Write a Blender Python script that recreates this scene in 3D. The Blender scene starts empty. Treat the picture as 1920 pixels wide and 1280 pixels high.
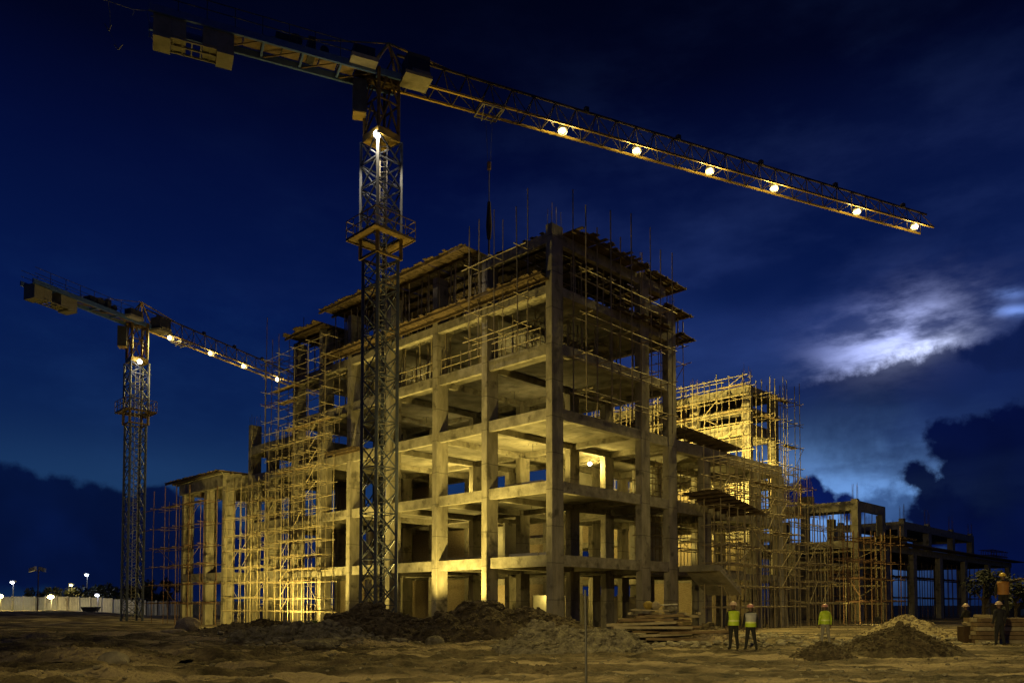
import bpy, bmesh, math, random
import numpy as np
from mathutils import Vector, Matrix, Euler
R = math.radians
random.seed(7)
sc = bpy.context.scene
col = sc.collection

# ------------------------------------------------------------------ camera
F, PITCH, Y0, EYE = 1500.0, R(2.4), 1071.0, 1.65
cam = bpy.data.cameras.new("camera"); cam.lens = 28.125; cam.sensor_width = 36
cam.shift_y = (Y0-640)/1920; cam.clip_start = .1; cam.clip_end = 9000
co = bpy.data.objects.new("camera", cam); col.objects.link(co)
co.location = (0, 0, EYE); co.rotation_euler = (R(90)+PITCH, 0, 0); sc.camera = co

def ray(px, py):
    a, b = (px-960)/F, (Y0-py)/F
    return Vector((a, math.cos(PITCH)-b*math.sin(PITCH), math.sin(PITCH)+b*math.cos(PITCH)))
def at(px, py, Y):
    d = ray(px, py); d = d*(Y/d.y); return Vector((d.x, d.y, d.z+EYE))
def onplane(px, py, z):
    d = ray(px, py); d = d*((z-EYE)/d.z); return Vector((d.x, d.y, z))

# ------------------------------------------------------------------ render settings
sc.view_settings.view_transform = 'Standard'; sc.view_settings.look = 'None'
sc.view_settings.exposure = 0; sc.view_settings.gamma = 1
sc.cycles.max_bounces = 5; sc.cycles.diffuse_bounces = 3; sc.cycles.glossy_bounces = 2
sc.cycles.sample_clamp_indirect = 2.0; sc.cycles.use_denoising = True
sc.cycles.caustics_reflective = False; sc.cycles.caustics_refractive = False

# ------------------------------------------------------------------ world: night sky with clouds and a moon behind them
def azel(px, py):
    d = ray(px, py).normalized()
    return math.atan2(d.x, d.y), math.asin(d.z)
MOON_AZ, MOON_EL = azel(1712, 668)
w = bpy.data.worlds.new("World"); sc.world = w; w.use_nodes = True
nt = w.node_tree; N = nt.nodes; L = nt.links; N.clear()
def inp(node, i, v):
    if hasattr(v, 'is_output'): L.new(v, node.inputs[i])
    elif v is not None: node.inputs[i].default_value = v
def M_(op, a, b=None, c=None, clamp=False):
    n = N.new('ShaderNodeMath'); n.operation = op; n.use_clamp = clamp
    inp(n, 0, a); inp(n, 1, b); inp(n, 2, c); return n.outputs[0]
def SS(x, lo, hi):
    n = N.new('ShaderNodeMapRange'); n.interpolation_type = 'SMOOTHSTEP'
    inp(n, 0, x); n.inputs[1].default_value = lo; n.inputs[2].default_value = hi
    n.inputs[3].default_value = 0; n.inputs[4].default_value = 1; return n.outputs[0]
def MIX(f, a, b, mode='MIX'):
    n = N.new('ShaderNodeMix'); n.data_type = 'RGBA'; n.blend_type = mode
    inp(n, 0, f)
    for i, v in ((6, a), (7, b)):
        if hasattr(v, 'is_output'): L.new(v, n.inputs[i])
        else: n.inputs[i].default_value = (*v, 1)
    return n.outputs[2]
tc = N.new('ShaderNodeTexCoord'); sep = N.new('ShaderNodeSeparateXYZ'); L.new(tc.outputs['Generated'], sep.inputs[0])
az = M_('ARCTAN2', sep.outputs[0], sep.outputs[1]); el = M_('ARCSINE', sep.outputs[2])
comb = N.new('ShaderNodeCombineXYZ'); L.new(az, comb.inputs[0]); L.new(el, comb.inputs[1])
def NZ(scale, detail, sx=1, sy=1, rough=.55, off=0, rot=0):
    mp = N.new('ShaderNodeMapping'); L.new(comb.outputs[0], mp.inputs[0])
    mp.inputs['Scale'].default_value = (sx, sy, 1); mp.inputs['Location'].default_value = (off, off*.7, off)
    mp.inputs['Rotation'].default_value = (0, 0, rot)
    n = N.new('ShaderNodeTexNoise'); n.inputs['Scale'].default_value = scale; n.inputs['Detail'].default_value = detail
    n.inputs['Roughness'].default_value = rough; L.new(mp.outputs[0], n.inputs['Vector']); return n.outputs[0]
sky = N.new('ShaderNodeTexSky'); sky.sky_type = 'NISHITA'; sky.sun_disc = False
sky.sun_elevation = R(-6); sky.sun_rotation = MOON_AZ
ramp = N.new('ShaderNodeValToRGB'); L.new(M_('MULTIPLY', el, 1/R(60)), ramp.inputs[0])
stops = [(0, (.0030, .0140, .054)), (.12, (.0038, .0178, .070)), (.20, (.0031, .0148, .075)), (.32, (.0018, .0093, .068)),
         (.46, (.0009, .0039, .037)), (.56, (.0004, .0014, .0125)), (.66, (.0003, .0009, .0065)), (1, (.0003, .0007, .004))]
cr = ramp.color_ramp
while len(cr.elements) < len(stops): cr.elements.new(.5)
for e, (p, c) in zip(cr.elements, stops): e.position = p; e.color = (*c, 1)
c = MIX(1.0, ramp.outputs[0], (0, 0, 0), 'ADD')
skm = N.new('ShaderNodeVectorMath'); skm.operation = 'SCALE'; L.new(sky.outputs[0], skm.inputs[0]); skm.inputs[3].default_value = .004
c = MIX(1.0, c, skm.outputs[0], 'ADD')
# broad glow low on the right
def gauss(px, py, wx, wy, rot=0):
    a0, e0 = azel(px, py)
    da = M_('SUBTRACT', az, a0); de = M_('SUBTRACT', el, e0)
    x = M_('ADD', M_('MULTIPLY', da, math.cos(rot)), M_('MULTIPLY', de, math.sin(rot)))
    y = M_('SUBTRACT', M_('MULTIPLY', de, math.cos(rot)), M_('MULTIPLY', da, math.sin(rot)))
    q = M_('ADD', M_('POWER', M_('DIVIDE', x, wx), 2.), M_('POWER', M_('DIVIDE', y, wy), 2.))
    return M_('EXPONENT', M_('MULTIPLY', q, -1.))
streak = NZ(5, 5, 1, 3.2, .55, 3.1, R(-14)); fine = NZ(11, 6, 1, 2.7, .58, 7.7, R(-17)); soft = NZ(3, 3, 1, 2, .5, 1.3, R(-10))
g2 = M_('MULTIPLY', gauss(1560, 700, .26, .16), M_('MULTIPLY', SS(soft, .3, .7), .8))
c = MIX(1.0, c, MIX(g2, (0, 0, 0), (.016, .030, .105)), 'ADD')
veil = M_('MULTIPLY', SS(NZ(4.5, 6, 1, 2.6, .58, 11.3, R(-12)), .42, .72), M_('MULTIPLY', gauss(1500, 560, .5, .22), .8))
c = MIX(1.0, c, MIX(veil, (0, 0, 0), (.009, .016, .050)), 'ADD')
veil2 = M_('MULTIPLY', SS(NZ(6, 6, 1, 2.2, .6, 21.3, R(8)), .45, .75), gauss(600, 760, .6, .16))
c = MIX(1.0, c, MIX(veil2, (0, 0, 0), (.002, .007, .020)), 'ADD')
g0 = gauss(250, 905, .33, .05)
c = MIX(1.0, c, MIX(g0, (0, 0, 0), (.006, .020, .045)), 'ADD')
# moonlit cloud
pm = M_('MULTIPLY', gauss(1682, 652, .066, .036, R(17)), M_('ADD', .10, M_('MULTIPLY', SS(fine, .36, .66), 1.0)))
c = MIX(1.0, c, MIX(pm, (0, 0, 0), (.50, .56, .86)), 'ADD')
pm2 = M_('MULTIPLY', gauss(1655, 645, .070, .046, R(14)), M_('ADD', .1, M_('MULTIPLY', SS(fine, .40, .68), .8)))
c = MIX(1.0, c, MIX(pm2, (0, 0, 0), (.13, .16, .38)), 'ADD')
pc = M_('MULTIPLY', gauss(1712, 668, .042, .012, R(15)), M_('ADD', .35, M_('MULTIPLY', SS(fine, .38, .62), .65)))
c = MIX(1.0, c, MIX(pc, (0, 0, 0), (.62, .68, .85)), 'ADD')
for (px, py) in ((1893, 551), (1888, 583), (1921, 580)):
    gw = M_('MULTIPLY', gauss(px, py, .016, .0055, R(-10)), SS(fine, .38, .6))
    c = MIX(1.0, c, MIX(gw, (0, 0, 0), (.10, .17, .42)), 'ADD')
# dark cumulus banks: lobes with a noisy edge
edge = NZ(26, 6, 1, 1, .6, 2.2); edge3 = NZ(75, 5, 1, 1, .6, 9.2); edge2 = NZ(8, 3, 1, 1, .5, 5.5)
def bank(lobes, colour, soft_w=.006, amt=1.0, rough=.022, base=None):
    global c
    d = None
    for (px, py, rpx) in lobes:
        a0, e0 = azel(px, py); r = rpx/F*.93
        q = M_('SQRT', M_('ADD', M_('POWER', M_('SUBTRACT', az, a0), 2.), M_('POWER', M_('SUBTRACT', el, e0), 2.)))
        q = M_('SUBTRACT', q, r); d = q if d is None else M_('SMOOTH_MIN', d, q, .006)
    d = M_('ADD', d, M_('ADD', M_('MULTIPLY', M_('SUBTRACT', edge, .5), rough*2), M_('MULTIPLY', M_('SUBTRACT', edge3, .5), rough*1.3)))
    m = M_('MULTIPLY', M_('SUBTRACT', 1., SS(d, -soft_w, soft_w)), amt)
    tone = MIX(SS(edge2, .35, .7), colour, tuple(x*1.7 for x in colour))
    c = MIX(m, c, tone)
bank([(1480, 800, 75), (1560, 805, 100), (1630, 812, 118), (1705, 800, 124), (1790, 780, 126), (1880, 765, 120), (1970, 740, 125), (2080, 740, 160)], (.0030, .0085, .050), .010, .93, .016)
bank([(1808, 662, 13), (1838, 664, 19), (1870, 668, 24), (1905, 660, 30), (1950, 640, 45)], (.0028, .0075, .045), .005, .95, .009)
g1 = M_('MULTIPLY', gauss(1600, 945, .21, .066), M_('ADD', .35, M_('MULTIPLY', SS(streak, .35, .65), .75)))
c = MIX(1.0, c, MIX(g1, (0, 0, 0), (.14, .30, .62)), 'ADD')
bank([(1625, 832, 40), (1575, 842, 30), (1665, 836, 26)], (.0045, .013, .06), .035, .55, .04)
bank([(1515, 915, 26), (1500, 935, 32), (1540, 945, 26), (1585, 945, 18), (1600, 955, 20)], (.0016, .0058, .052), .004, 1, .010)
bank([(1650, 960, 45), (1700, 965, 45), (1760, 990, 70)], (.010, .030, .105), .012, .8, .02)
bank([(1790, 830, 40), (1765, 810, 26), (1838, 815, 36), (1900, 810, 44), (1840, 880, 65), (1920, 880, 95), (1715, 893, 22), (1735, 905, 24),
      (1770, 940, 46), (1840, 975, 70), (1930, 980, 90), (1990, 900, 140), (1720, 965, 18), (1760, 990, 40)], (.0007, .0024, .024), .005, .97, .012)
bank([(1830, 1060, 75), (1900, 1075, 90), (1990, 1080, 130), (1740, 1050, 40)], (.0012, .0045, .040), .03, .85, .02)
bank([(520, 1060, 75), (640, 1065, 80), (760, 1060, 85), (880, 1070, 80), (1000, 1060, 85), (1120, 1065, 80), (1240, 1060, 85), (1360, 1070, 75), (1460, 1080, 60)], (.0016, .0065, .042), .02, .93, .02)
bank([(25, 920, 42), (-30, 930, 60), (75, 945, 42), (115, 930, 38), (165, 945, 38), (205, 950, 34), (250, 965, 34), (300, 950, 44), (345, 980, 40), (400, 1000, 50),
      (40, 1010, 90), (140, 1020, 85), (250, 1035, 85), (350, 1060, 80), (460, 1050, 60)], (.0010, .0042, .030), .005, .96, .010)
bg = N.new('ShaderNodeBackground'); L.new(c, bg.inputs[0]); bg.inputs[1].default_value = 1.0
out = N.new('ShaderNodeOutputWorld'); L.new(bg.outputs[0], out.inputs[0])

# moon as the one sun lamp, very faint
sun = bpy.data.lights.new("moon", 'SUN'); sun.energy = .012; sun.angle = R(8); sun.color = (.65, .75, 1)
so = bpy.data.objects.new("moon", sun); col.objects.link(so)
md = Vector((math.sin(MOON_AZ)*math.cos(MOON_EL), math.cos(MOON_AZ)*math.cos(MOON_EL), math.sin(MOON_EL)))
so.rotation_euler = md.to_track_quat('Z', 'Y').to_euler()

WARM = (1.0, .735, .16); WARMW = (1.0, .78, .28); COOL = (.78, .86, 1.0)
def lamp(pos, power, colour=WARM, target=None, angle=150, blend=.6, rad=.12):
    if target is None:
        l = bpy.data.lights.new("lamp_light", 'POINT')
    else:
        l = bpy.data.lights.new("lamp_light", 'SPOT'); l.spot_size = R(angle); l.spot_blend = blend
    l.energy = power; l.color = colour; l.shadow_soft_size = rad
    o = bpy.data.objects.new("lamp_light", l); col.objects.link(o); o.location = pos
    if target is not None:
        o.rotation_euler = (Vector(pos)-Vector(target)).to_track_quat('Z', 'Y').to_euler()
    return o

# ------------------------------------------------------------------ materials
def material(name, c1, c2, scale=3.0, rough=.85, bump=.3, bscale=None, metal=0, detail=6, stretch=(1, 1, 1), lines=None, spots=None, bdist=.05, sstretch=None):
    m = bpy.data.materials.new(name); m.use_nodes = True
    t = m.node_tree; n = t.nodes; l = t.links; b = n['Principled BSDF']
    b.inputs['Roughness'].default_value = rough; b.inputs['Metallic'].default_value = metal
    tcn = n.new('ShaderNodeTexCoord'); mp = n.new('ShaderNodeMapping'); l.new(tcn.outputs['Object'], mp.inputs[0])
    mp.inputs['Scale'].default_value = stretch
    nz = n.new('ShaderNodeTexNoise'); nz.inputs['Scale'].default_value = scale; nz.inputs['Detail'].default_value = detail
    nz.inputs['Roughness'].default_value = .62
    l.new(mp.outputs[0], nz.inputs['Vector'])
    mr = n.new('ShaderNodeMapRange'); l.new(nz.outputs[0], mr.inputs[0]); mr.inputs[1].default_value = .32; mr.inputs[2].default_value = .68
    mx = n.new('ShaderNodeMix'); mx.data_type = 'RGBA'; l.new(mr.outputs[0], mx.inputs[0])
    mx.inputs[6].default_value = (*c1, 1); mx.inputs[7].default_value = (*c2, 1)
    colour = mx.outputs[2]
    if spots:                                     # (colour, scale, threshold)
        sc_, ss, th = spots
        n2 = n.new('ShaderNodeTexNoise'); n2.inputs['Scale'].default_value = ss; n2.inputs['Detail'].default_value = 4
        if sstretch:
            mp2 = n.new('ShaderNodeMapping'); mp2.inputs['Scale'].default_value = sstretch; mp2.inputs['Rotation'].default_value = (0, 0, .12)
            l.new(tcn.outputs['Object'], mp2.inputs[0]); l.new(mp2.outputs[0], n2.inputs['Vector'])
        else: l.new(tcn.outputs['Object'], n2.inputs['Vector'])
        m2 = n.new('ShaderNodeMapRange'); l.new(n2.outputs[0], m2.inputs[0]); m2.inputs[1].default_value = th; m2.inputs[2].default_value = th+.12
        x2 = n.new('ShaderNodeMix'); x2.data_type = 'RGBA'; l.new(m2.outputs[0], x2.inputs[0]); l.new(colour, x2.inputs[6]); x2.inputs[7].default_value = (*sc_, 1)
        colour = x2.outputs[2]
    if lines:                                     # dark pour seams every `lines` metres of height
        sp = n.new('ShaderNodeSeparateXYZ'); l.new(tcn.outputs['Object'], sp.inputs[0])
        wob = n.new('ShaderNodeMath'); wob.operation = 'MULTIPLY_ADD'; l.new(nz.outputs[0], wob.inputs[0]); wob.inputs[1].default_value = .12; l.new(sp.outputs[2], wob.inputs[2])
        pp = n.new('ShaderNodeMath'); pp.operation = 'PINGPONG'; l.new(wob.outputs[0], pp.inputs[0]); pp.inputs[1].default_value = lines/2
        m3 = n.new('ShaderNodeMapRange'); l.new(pp.outputs[0], m3.inputs[0]); m3.inputs[1].default_value = 0; m3.inputs[2].default_value = .035
        m3.inputs[3].default_value = .85; m3.inputs[4].default_value = 0
        x3 = n.new('ShaderNodeMix'); x3.data_type = 'RGBA'; l.new(m3.outputs[0], x3.inputs[0]); l.new(colour, x3.inputs[6]); x3.inputs[7].default_value = (.06, .055, .045, 1)
        colour = x3.outputs[2]
    l.new(colour, b.inputs['Base Color'])
    if bump:
        nb = n.new('ShaderNodeTexNoise'); nb.inputs['Scale'].default_value = bscale or scale*4; nb.inputs['Detail'].default_value = 5
        l.new(mp.outputs[0], nb.inputs['Vector'])
        bp = n.new('ShaderNodeBump'); bp.inputs['Strength'].default_value = bump; bp.inputs['Distance'].default_value = bdist
        l.new(nb.outputs[0], bp.inputs['Height']); l.new(bp.outputs[0], b.inputs['Normal'])
    return m
def emit(name, colour, strength):
    m = bpy.data.materials.new(name); m.use_nodes = True; b = m.node_tree.nodes['Principled BSDF']
    b.inputs['Base Color'].default_value = (.8, .8, .8, 1)
    b.inputs['Emission Color'].default_value = (*colour, 1); b.inputs['Emission Strength'].default_value = strength
    return m
MAT = dict(
    concrete=material('concrete', (.17, .155, .12), (.38, .35, .29), 1.7, .9, .5, 9, lines=2.0, stretch=(1, 1, .30), spots=((.11, .10, .08), 1.3, .57)),
    slab=material('slab_concrete', (.15, .14, .11), (.36, .335, .28), .7, .92, .8, 1.6, spots=((.12, .11, .09), .6, .58), bdist=.12),
    beam=material('beam_concrete', (.17, .155, .12), (.37, .345, .285), 1.6, .9, .5, 8, spots=((.10, .09, .07), 1.4, .58)),
    ply=material('formwork_boards', (.045, .030, .017), (.13, .09, .05), 2.5, .85, .3, 14),
    timber=material('timber', (.13, .085, .045), (.26, .19, .11), 2.5, .85, .3, 14, stretch=(1, 1, 1)),
    bamboo=material('pole_timber', (.27, .225, .14), (.42, .36, .24), 3, .75, .2),
    rust=material('rusty_steel', (.10, .055, .033), (.19, .11, .066), 6, .8, .2),
    darkrust=material('dark_rusty_steel', (.035, .02, .012), (.07, .04, .022), 6, .8, .2),
    orange=material('rusty_tube', (.19, .12, .06), (.29, .185, .10), 5, .7, .1),
    bluesteel=material('painted_mast_steel', (.045, .055, .085), (.085, .10, .14), 4, .5, .05, spots=((.10, .055, .03), 5, .66)),
    yellow=material('yellow_paint', (.42, .27, .045), (.52, .35, .07), 3, .5, .05, spots=((.16, .09, .04), 4, .63)),
    dullyellow=material('worn_yellow_paint', (.10, .065, .018), (.17, .11, .032), 3, .6, .05, spots=((.07, .045, .025), 4, .55)),
    palesteel=material('pale_panel', (.24, .22, .18), (.34, .315, .26), 3, .6, .05),
    dark=material('dark_steel', (.022, .022, .026), (.05, .05, .055), 4, .55, .05),
    blue=material('blue_paint', (.05, .10, .28), (.08, .15, .36), 4, .5, .05),
    weight=material('counterweight_concrete', (.19, .17, .12), (.30, .275, .20), 2, .9, .2),
    jibshade=material('jib_lattice_shade', (.035, .026, .018), (.075, .052, .032), 4, .55, .05),
    brick=material('brick_infill', (.26, .20, .13), (.42, .35, .25), 5, .9, .4, 14, stretch=(1, 1, 2.5)),
    rope=material('wire_rope', (.06, .06, .06), (.12, .11, .1), 8, .5, 0),
    plastic=material('lamp_housing', (.05, .05, .05), (.09, .09, .09), 5, .5, 0),
    sheet=material('pale_board', (.42, .40, .35), (.56, .54, .48), 1.2, .8, .1, spots=((.2, .18, .14), 1.6, .6)),
    hoard=material('hoarding_sheet', (.28, .29, .30), (.44, .45, .46), .5, .6, .1, spots=((.30, .29, .28), .25, .58)),
    hoarddim=material('hoarding_sheet_dim', (.28, .28, .27), (.44, .43, .41), .5, .7, .1, spots=((.18, .15, .12), .35, .55)),
    hoarddark=material('hoarding_sheet_shaded', (.15, .16, .17), (.25, .26, .27), .5, .7, .1),
    soil=material('soil', (.026, .020, .012), (.20, .157, .098), 1.3, .95, 1.0, 7, detail=10, spots=((.43, .35, .235), .55, .48), sstretch=(.35, 1.1, 1), bdist=.25),
    darksoil=material('dark_soil', (.038, .029, .018), (.17, .134, .085), 3.2, .95, 1.0, 9, detail=10, spots=((.24, .20, .14), 5, .64), bdist=.22),
    sand=material('pale_sand', (.26, .215, .14), (.40, .34, .235), 2.5, .95, .7, 12, spots=((.15, .12, .08), 3, .60), bdist=.08),
    ash=material('grey_spoil', (.09, .08, .062), (.33, .30, .235), 3.4, .95, 1.0, 9, detail=10, spots=((.36, .34, .28), 6, .62), bdist=.2),
    stone=material('stone', (.20, .18, .14), (.38, .35, .28), 3, .9, .5),
    leaf=material('leaf', (.006, .009, .004), (.016, .021, .008), 3, .6, 0),
    plant=material('weed_leaf', (.07, .13, .02), (.13, .20, .04), 3, .6, 0),
    bark=material('bark', (.05, .038, .026), (.10, .08, .055), 6, .9, .4),
    skin=material('skin', (.10, .06, .04), (.13, .08, .055), 8, .6, 0),
    navy=material('navy_cloth', (.012, .013, .020), (.022, .023, .032), 10, .9, .1),
    black=material('black_cloth', (.010, .010, .011), (.018, .018, .019), 10, .9, .1),
    grey=material('grey_cloth', (.20, .19, .175), (.27, .255, .235), 10, .9, .1),
    hivis=material('hi_vis_yellow', (.38, .54, .02), (.50, .66, .04), 9, .6, .1),
    hivisg=material('hi_vis_grey', (.33, .34, .36), (.42, .43, .45), 9, .5, .1),
    hiviso=material('hi_vis_orange', (.30, .14, .03), (.38, .18, .045), 9, .6, .1),
    refl=material('reflective_tape', (.62, .74, .22), (.74, .86, .30), 9, .35, 0),
    hpale=material('pale_helmet', (.58, .42, .34), (.66, .50, .42), 5, .35, 0),
    hpink=material('pink_helmet', (.55, .26, .24), (.62, .32, .30), 5, .35, 0),
    sackyel=material('yellow_sack', (.22, .155, .025), (.34, .25, .05), 6, .7, .2),
    hyel=material('yellow_helmet', (.68, .48, .06), (.75, .55, .09), 5, .35, 0),
    halo=emit('lamp_halo_glow', (1, .70, .20), .9),
    bulb=emit('lamp_glow_warm', (1, .86, .45), 26), bulbw=emit('lamp_glow_white', (1, .93, .82), 30),
    bulbc=emit('lamp_glow_cool', (.8, .9, 1), 22), bulby=emit('lamp_glow_yellow', (1, .8, .3), 22), bulbdim=emit('lamp_glow_room', (1, .84, .42), 9),
)

# ------------------------------------------------------------------ mesh helpers
class MB:
    def __init__(s): s.v = []; s.f = []; s.m = []; s.mi = 0
    def add(s, vs, fs):
        k = len(s.v); s.v.extend([tuple(p) for p in vs]); s.f.extend([tuple(i+k for i in f) for f in fs]); s.m.extend([s.mi]*len(fs)); return s
    def box(s, x0, x1, y0, y1, z0, z1):
        return s.add([(x0, y0, z0), (x1, y0, z0), (x1, y1, z0), (x0, y1, z0), (x0, y0, z1), (x1, y0, z1), (x1, y1, z1), (x0, y1, z1)],
                     [(0, 3, 2, 1), (4, 5, 6, 7), (0, 1, 5, 4), (1, 2, 6, 5), (2, 3, 7, 6), (3, 0, 4, 7)])
    def chbox(s, x0, x1, y0, y1, z0, z1, c=.025):        # box with chamfered vertical edges
        p = [(x0+c, y0), (x1-c, y0), (x1, y0+c), (x1, y1-c), (x1-c, y1), (x0+c, y1), (x0, y1-c), (x0, y0+c)]
        return s.add([(x, y, z0) for x, y in p]+[(x, y, z1) for x, y in p],
                     [tuple(range(7, -1, -1)), tuple(range(8, 16))]+[(i, (i+1) % 8, 8+(i+1) % 8, 8+i) for i in range(8)])
    def obox(s, c, ax, ay, az):                          # oriented box from half-axis vectors
        c, ax, ay, az = map(Vector, (c, ax, ay, az))
        vs = [c+i*ax+j*ay+k*az for k in (-1, 1) for i, j in ((-1, -1), (1, -1), (1, 1), (-1, 1))]
        return s.add(vs, [(0, 3, 2, 1), (4, 5, 6, 7), (0, 1, 5, 4), (1, 2, 6, 5), (2, 3, 7, 6), (3, 0, 4, 7)])
    def bar(s, p, q, w, h=None):
        p, q = Vector(p), Vector(q); d = (q-p)
        if d.length < 1e-6: return s
        n = d.normalized(); u = n.cross(Vector((0, 0, 1)))
        if u.length < 1e-3: u = Vector((1, 0, 0))
        u.normalize(); v = u.cross(n)
        return s.obox((p+q)/2, d/2, u*w/2, v*(h or w)/2)
    def tube(s, p, q, r, r2=None, n=6):
        p, q = Vector(p), Vector(q); d = (q-p)
        if d.length < 1e-6: return s
        r2 = r if r2 is None else r2; a = d.normalized(); u = a.orthogonal().normalized(); v = a.cross(u)
        vs = [p+(u*math.cos(t)+v*math.sin(t))*r for t in [2*math.pi*i/n for i in range(n)]]
        vs += [q+(u*math.cos(t)+v*math.sin(t))*r2 for t in [2*math.pi*i/n for i in range(n)]]
        return s.add(vs, [(i, (i+1) % n, n+(i+1) % n, n+i) for i in range(n)]+[tuple(range(n-1, -1, -1)), tuple(range(n, 2*n))])
    def poly(s, pts, r, n=6, taper=1):
        k = len(pts)-1
        for i in range(k): s.tube(pts[i], pts[i+1], r*(1-(1-taper)*i/k), r*(1-(1-taper)*(i+1)/k), n)
        return s
    def ball(s, c, r, seg=10, rings=6, sq=(1, 1, 1), half=False):
        c = Vector(c); vs = [c+Vector((0, 0, r*sq[2]))]; fs = []
        top = rings//2 if half else rings-1
        for i in range(1, top+1):
            th = math.pi*i/rings
            for j in range(seg):
                ph = 2*math.pi*j/seg
                vs.append(c+Vector((r*sq[0]*math.sin(th)*math.cos(ph), r*sq[1]*math.sin(th)*math.sin(ph), r*sq[2]*math.cos(th))))
        for j in range(seg): fs.append((0, 1+j, 1+(j+1) % seg))
        for i in range(top-1):
            for j in range(seg):
                a = 1+i*seg; fs.append((a+j, a+seg+j, a+seg+(j+1) % seg, a+(j+1) % seg))
        a = 1+(top-1)*seg
        if half: fs.append(tuple(a+j for j in range(seg-1, -1, -1)))
        else:
            vs.append(c-Vector((0, 0, r*sq[2]))); k = len(vs)-1
            for j in range(seg): fs.append((a+j, k, a+(j+1) % seg))
        return s.add(vs, fs)
    def rock(s, c, r, sq=(1, 1, .7), rng=random):
        V, Fc = ROCK; c = Vector(c)
        e = Euler((rng.random()*6, rng.random()*6, rng.random()*6)).to_matrix(); e2 = Matrix.Rotation(rng.random()*6, 3, 'Z')
        k = [rng.uniform(.72, 1.2) for _ in V]
        vs = []
        for p, kk in zip(V, k):
            q = e @ p*kk; q = e2 @ Vector((q.x*sq[0], q.y*sq[1], q.z*sq[2])); vs.append(c+q*r)
        return s.add(vs, Fc)
    def build(s, name, mats, parent=None, smooth=False):
        me = bpy.data.meshes.new(name); me.from_pydata(s.v, [], s.f)
        mats = mats if isinstance(mats, (list, tuple)) else [mats]
        for m in mats: me.materials.append(MAT[m] if isinstance(m, str) else m)
        if len(mats) > 1: me.polygons.foreach_set('material_index', s.m)
        if smooth: me.polygons.foreach_set('use_smooth', [True]*len(me.polygons))
        me.update()
        o = bpy.data.objects.new(name, me); col.objects.link(o)
        if parent: o.parent = parent
        return o
_b = bmesh.new(); bmesh.ops.create_icosphere(_b, subdivisions=1, radius=1)
ROCK = ([v.co.copy() for v in _b.verts], [tuple(v.index for v in f.verts) for f in _b.faces]); _b.free()

def tag(o, label=None, cat=None, group=None, kind=None):
    for k, v in (('label', label), ('category', cat), ('group', group), ('kind', kind)):
        if v: o[k] = v
    return o
def empty(name, loc, label, cat, rz=0, group=None):
    o = bpy.data.objects.new(name, None); col.objects.link(o); o.location = loc; o.rotation_euler = (0, 0, rz)
    o.empty_display_size = .3
    return tag(o, label, cat, group)
def copy_tree(o, parent=None):
    c_ = o.copy(); col.objects.link(c_)
    if parent: c_.parent = parent
    for ch in list(o.children): copy_tree(ch, c_)
    return c_

# ------------------------------------------------------------------ building axes: local x = t (along the right front), local y = s (along the left front)
ANG = math.atan2(.717, .697); CX, CY = 2.18, 43.0
UR = Vector((math.cos(ANG), math.sin(ANG), 0)); UL = Vector((-math.sin(ANG), math.cos(ANG), 0))
def B(t, s, z=0): return Vector((CX, CY, z))+UR*t+UL*s
def tohere(p):
    d = Vector((p[0]-CX, p[1]-CY, 0)); return d.dot(UR), d.dot(UL)
S1, S2, S3, S4, S5, RF = 4.40, 8.44, 12.46, 16.07, 19.30, 22.35

# ------------------------------------------------------------------ ground
def _h(ix, iy, seed):
    n = (ix*374761393+iy*668265263+seed*974634777) & 0xffffffff
    n = ((n ^ (n >> 13))*1274126177) & 0xffffffff
    return ((n ^ (n >> 16)) & 0xffff)/65535.0
def vnoise(x, y, seed=0):
    x = np.asarray(x, float); y = np.asarray(y, float)
    ix = np.floor(x).astype(np.int64); iy = np.floor(y).astype(np.int64); fx = x-ix; fy = y-iy
    fx = fx*fx*(3-2*fx); fy = fy*fy*(3-2*fy)
    a = _h(ix, iy, seed); b = _h(ix+1, iy, seed); c_ = _h(ix, iy+1, seed); d = _h(ix+1, iy+1, seed)
    return (a*(1-fx)+b*fx)*(1-fy)+(c_*(1-fx)+d*fx)*fy
def fbm(x, y, o=4, seed=0):
    t = 0; a = .5
    for i in range(o): t = t+a*(vnoise(x*2**i, y*2**i, seed+i)-.5); a *= .5
    return t
def sst(x, a, b):
    t = np.clip((np.asarray(x, float)-a)/(b-a), 0, 1); return t*t*(3-2*t)
def gh(x, y):
    x = np.asarray(x, float); y = np.asarray(y, float)
    near = 1-sst(y, 42, 52)
    left = 1-sst(x, -6, 4)                                        # rougher on the left
    z = near*(.26+.66*left)*fbm(x*.30, y*.55, 4, 3)+near*(.17+.16*left)*fbm(x*1.3, y*1.6, 4, 11)+near*.17*fbm(x*2.9, y*3.6, 4, 19)
    z = z-near*.05*np.exp(-((y-24-.12*x+.6*np.sin(x*.3))/.5)**2)-near*.05*np.exp(-((y-26-.12*x+.6*np.sin(x*.3))/.5)**2)   # wheel tracks
    z = z-.07*near*(np.sin((x*.35+y*1.0)*3.1+2.5*fbm(x*.3,y*.3,3,41))**8)*sst(fbm(x*.25+9, y*.3, 3, 43), -.05, .1)
    z = z-.25*left*near*sst(fbm(x*.22+4, y*.5, 3, 31), .02, .22)
    lf = (1-sst(x+.55*y, 0, 14))*sst(y, 44, 54)
    z = z+lf*(.35*fbm(x*.5, y*.35, 4, 61)+.10*fbm(x*1.6, y*1.1, 3, 67))
    z = z+.75*sst(y, 66, 96)*(1-sst(x+.55*y, 0, 14))+(1-sst(x+.55*y, 0, 14))*sst(y, 60, 80)*.35*fbm(x*.2, y*.2, 3, 5)
    return z
xs = np.unique(np.concatenate([np.arange(-34, 34, .13), np.arange(-80, -34, .6), np.arange(-120, 120, 3), np.linspace(-3000, 3000, 41)]))
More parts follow.
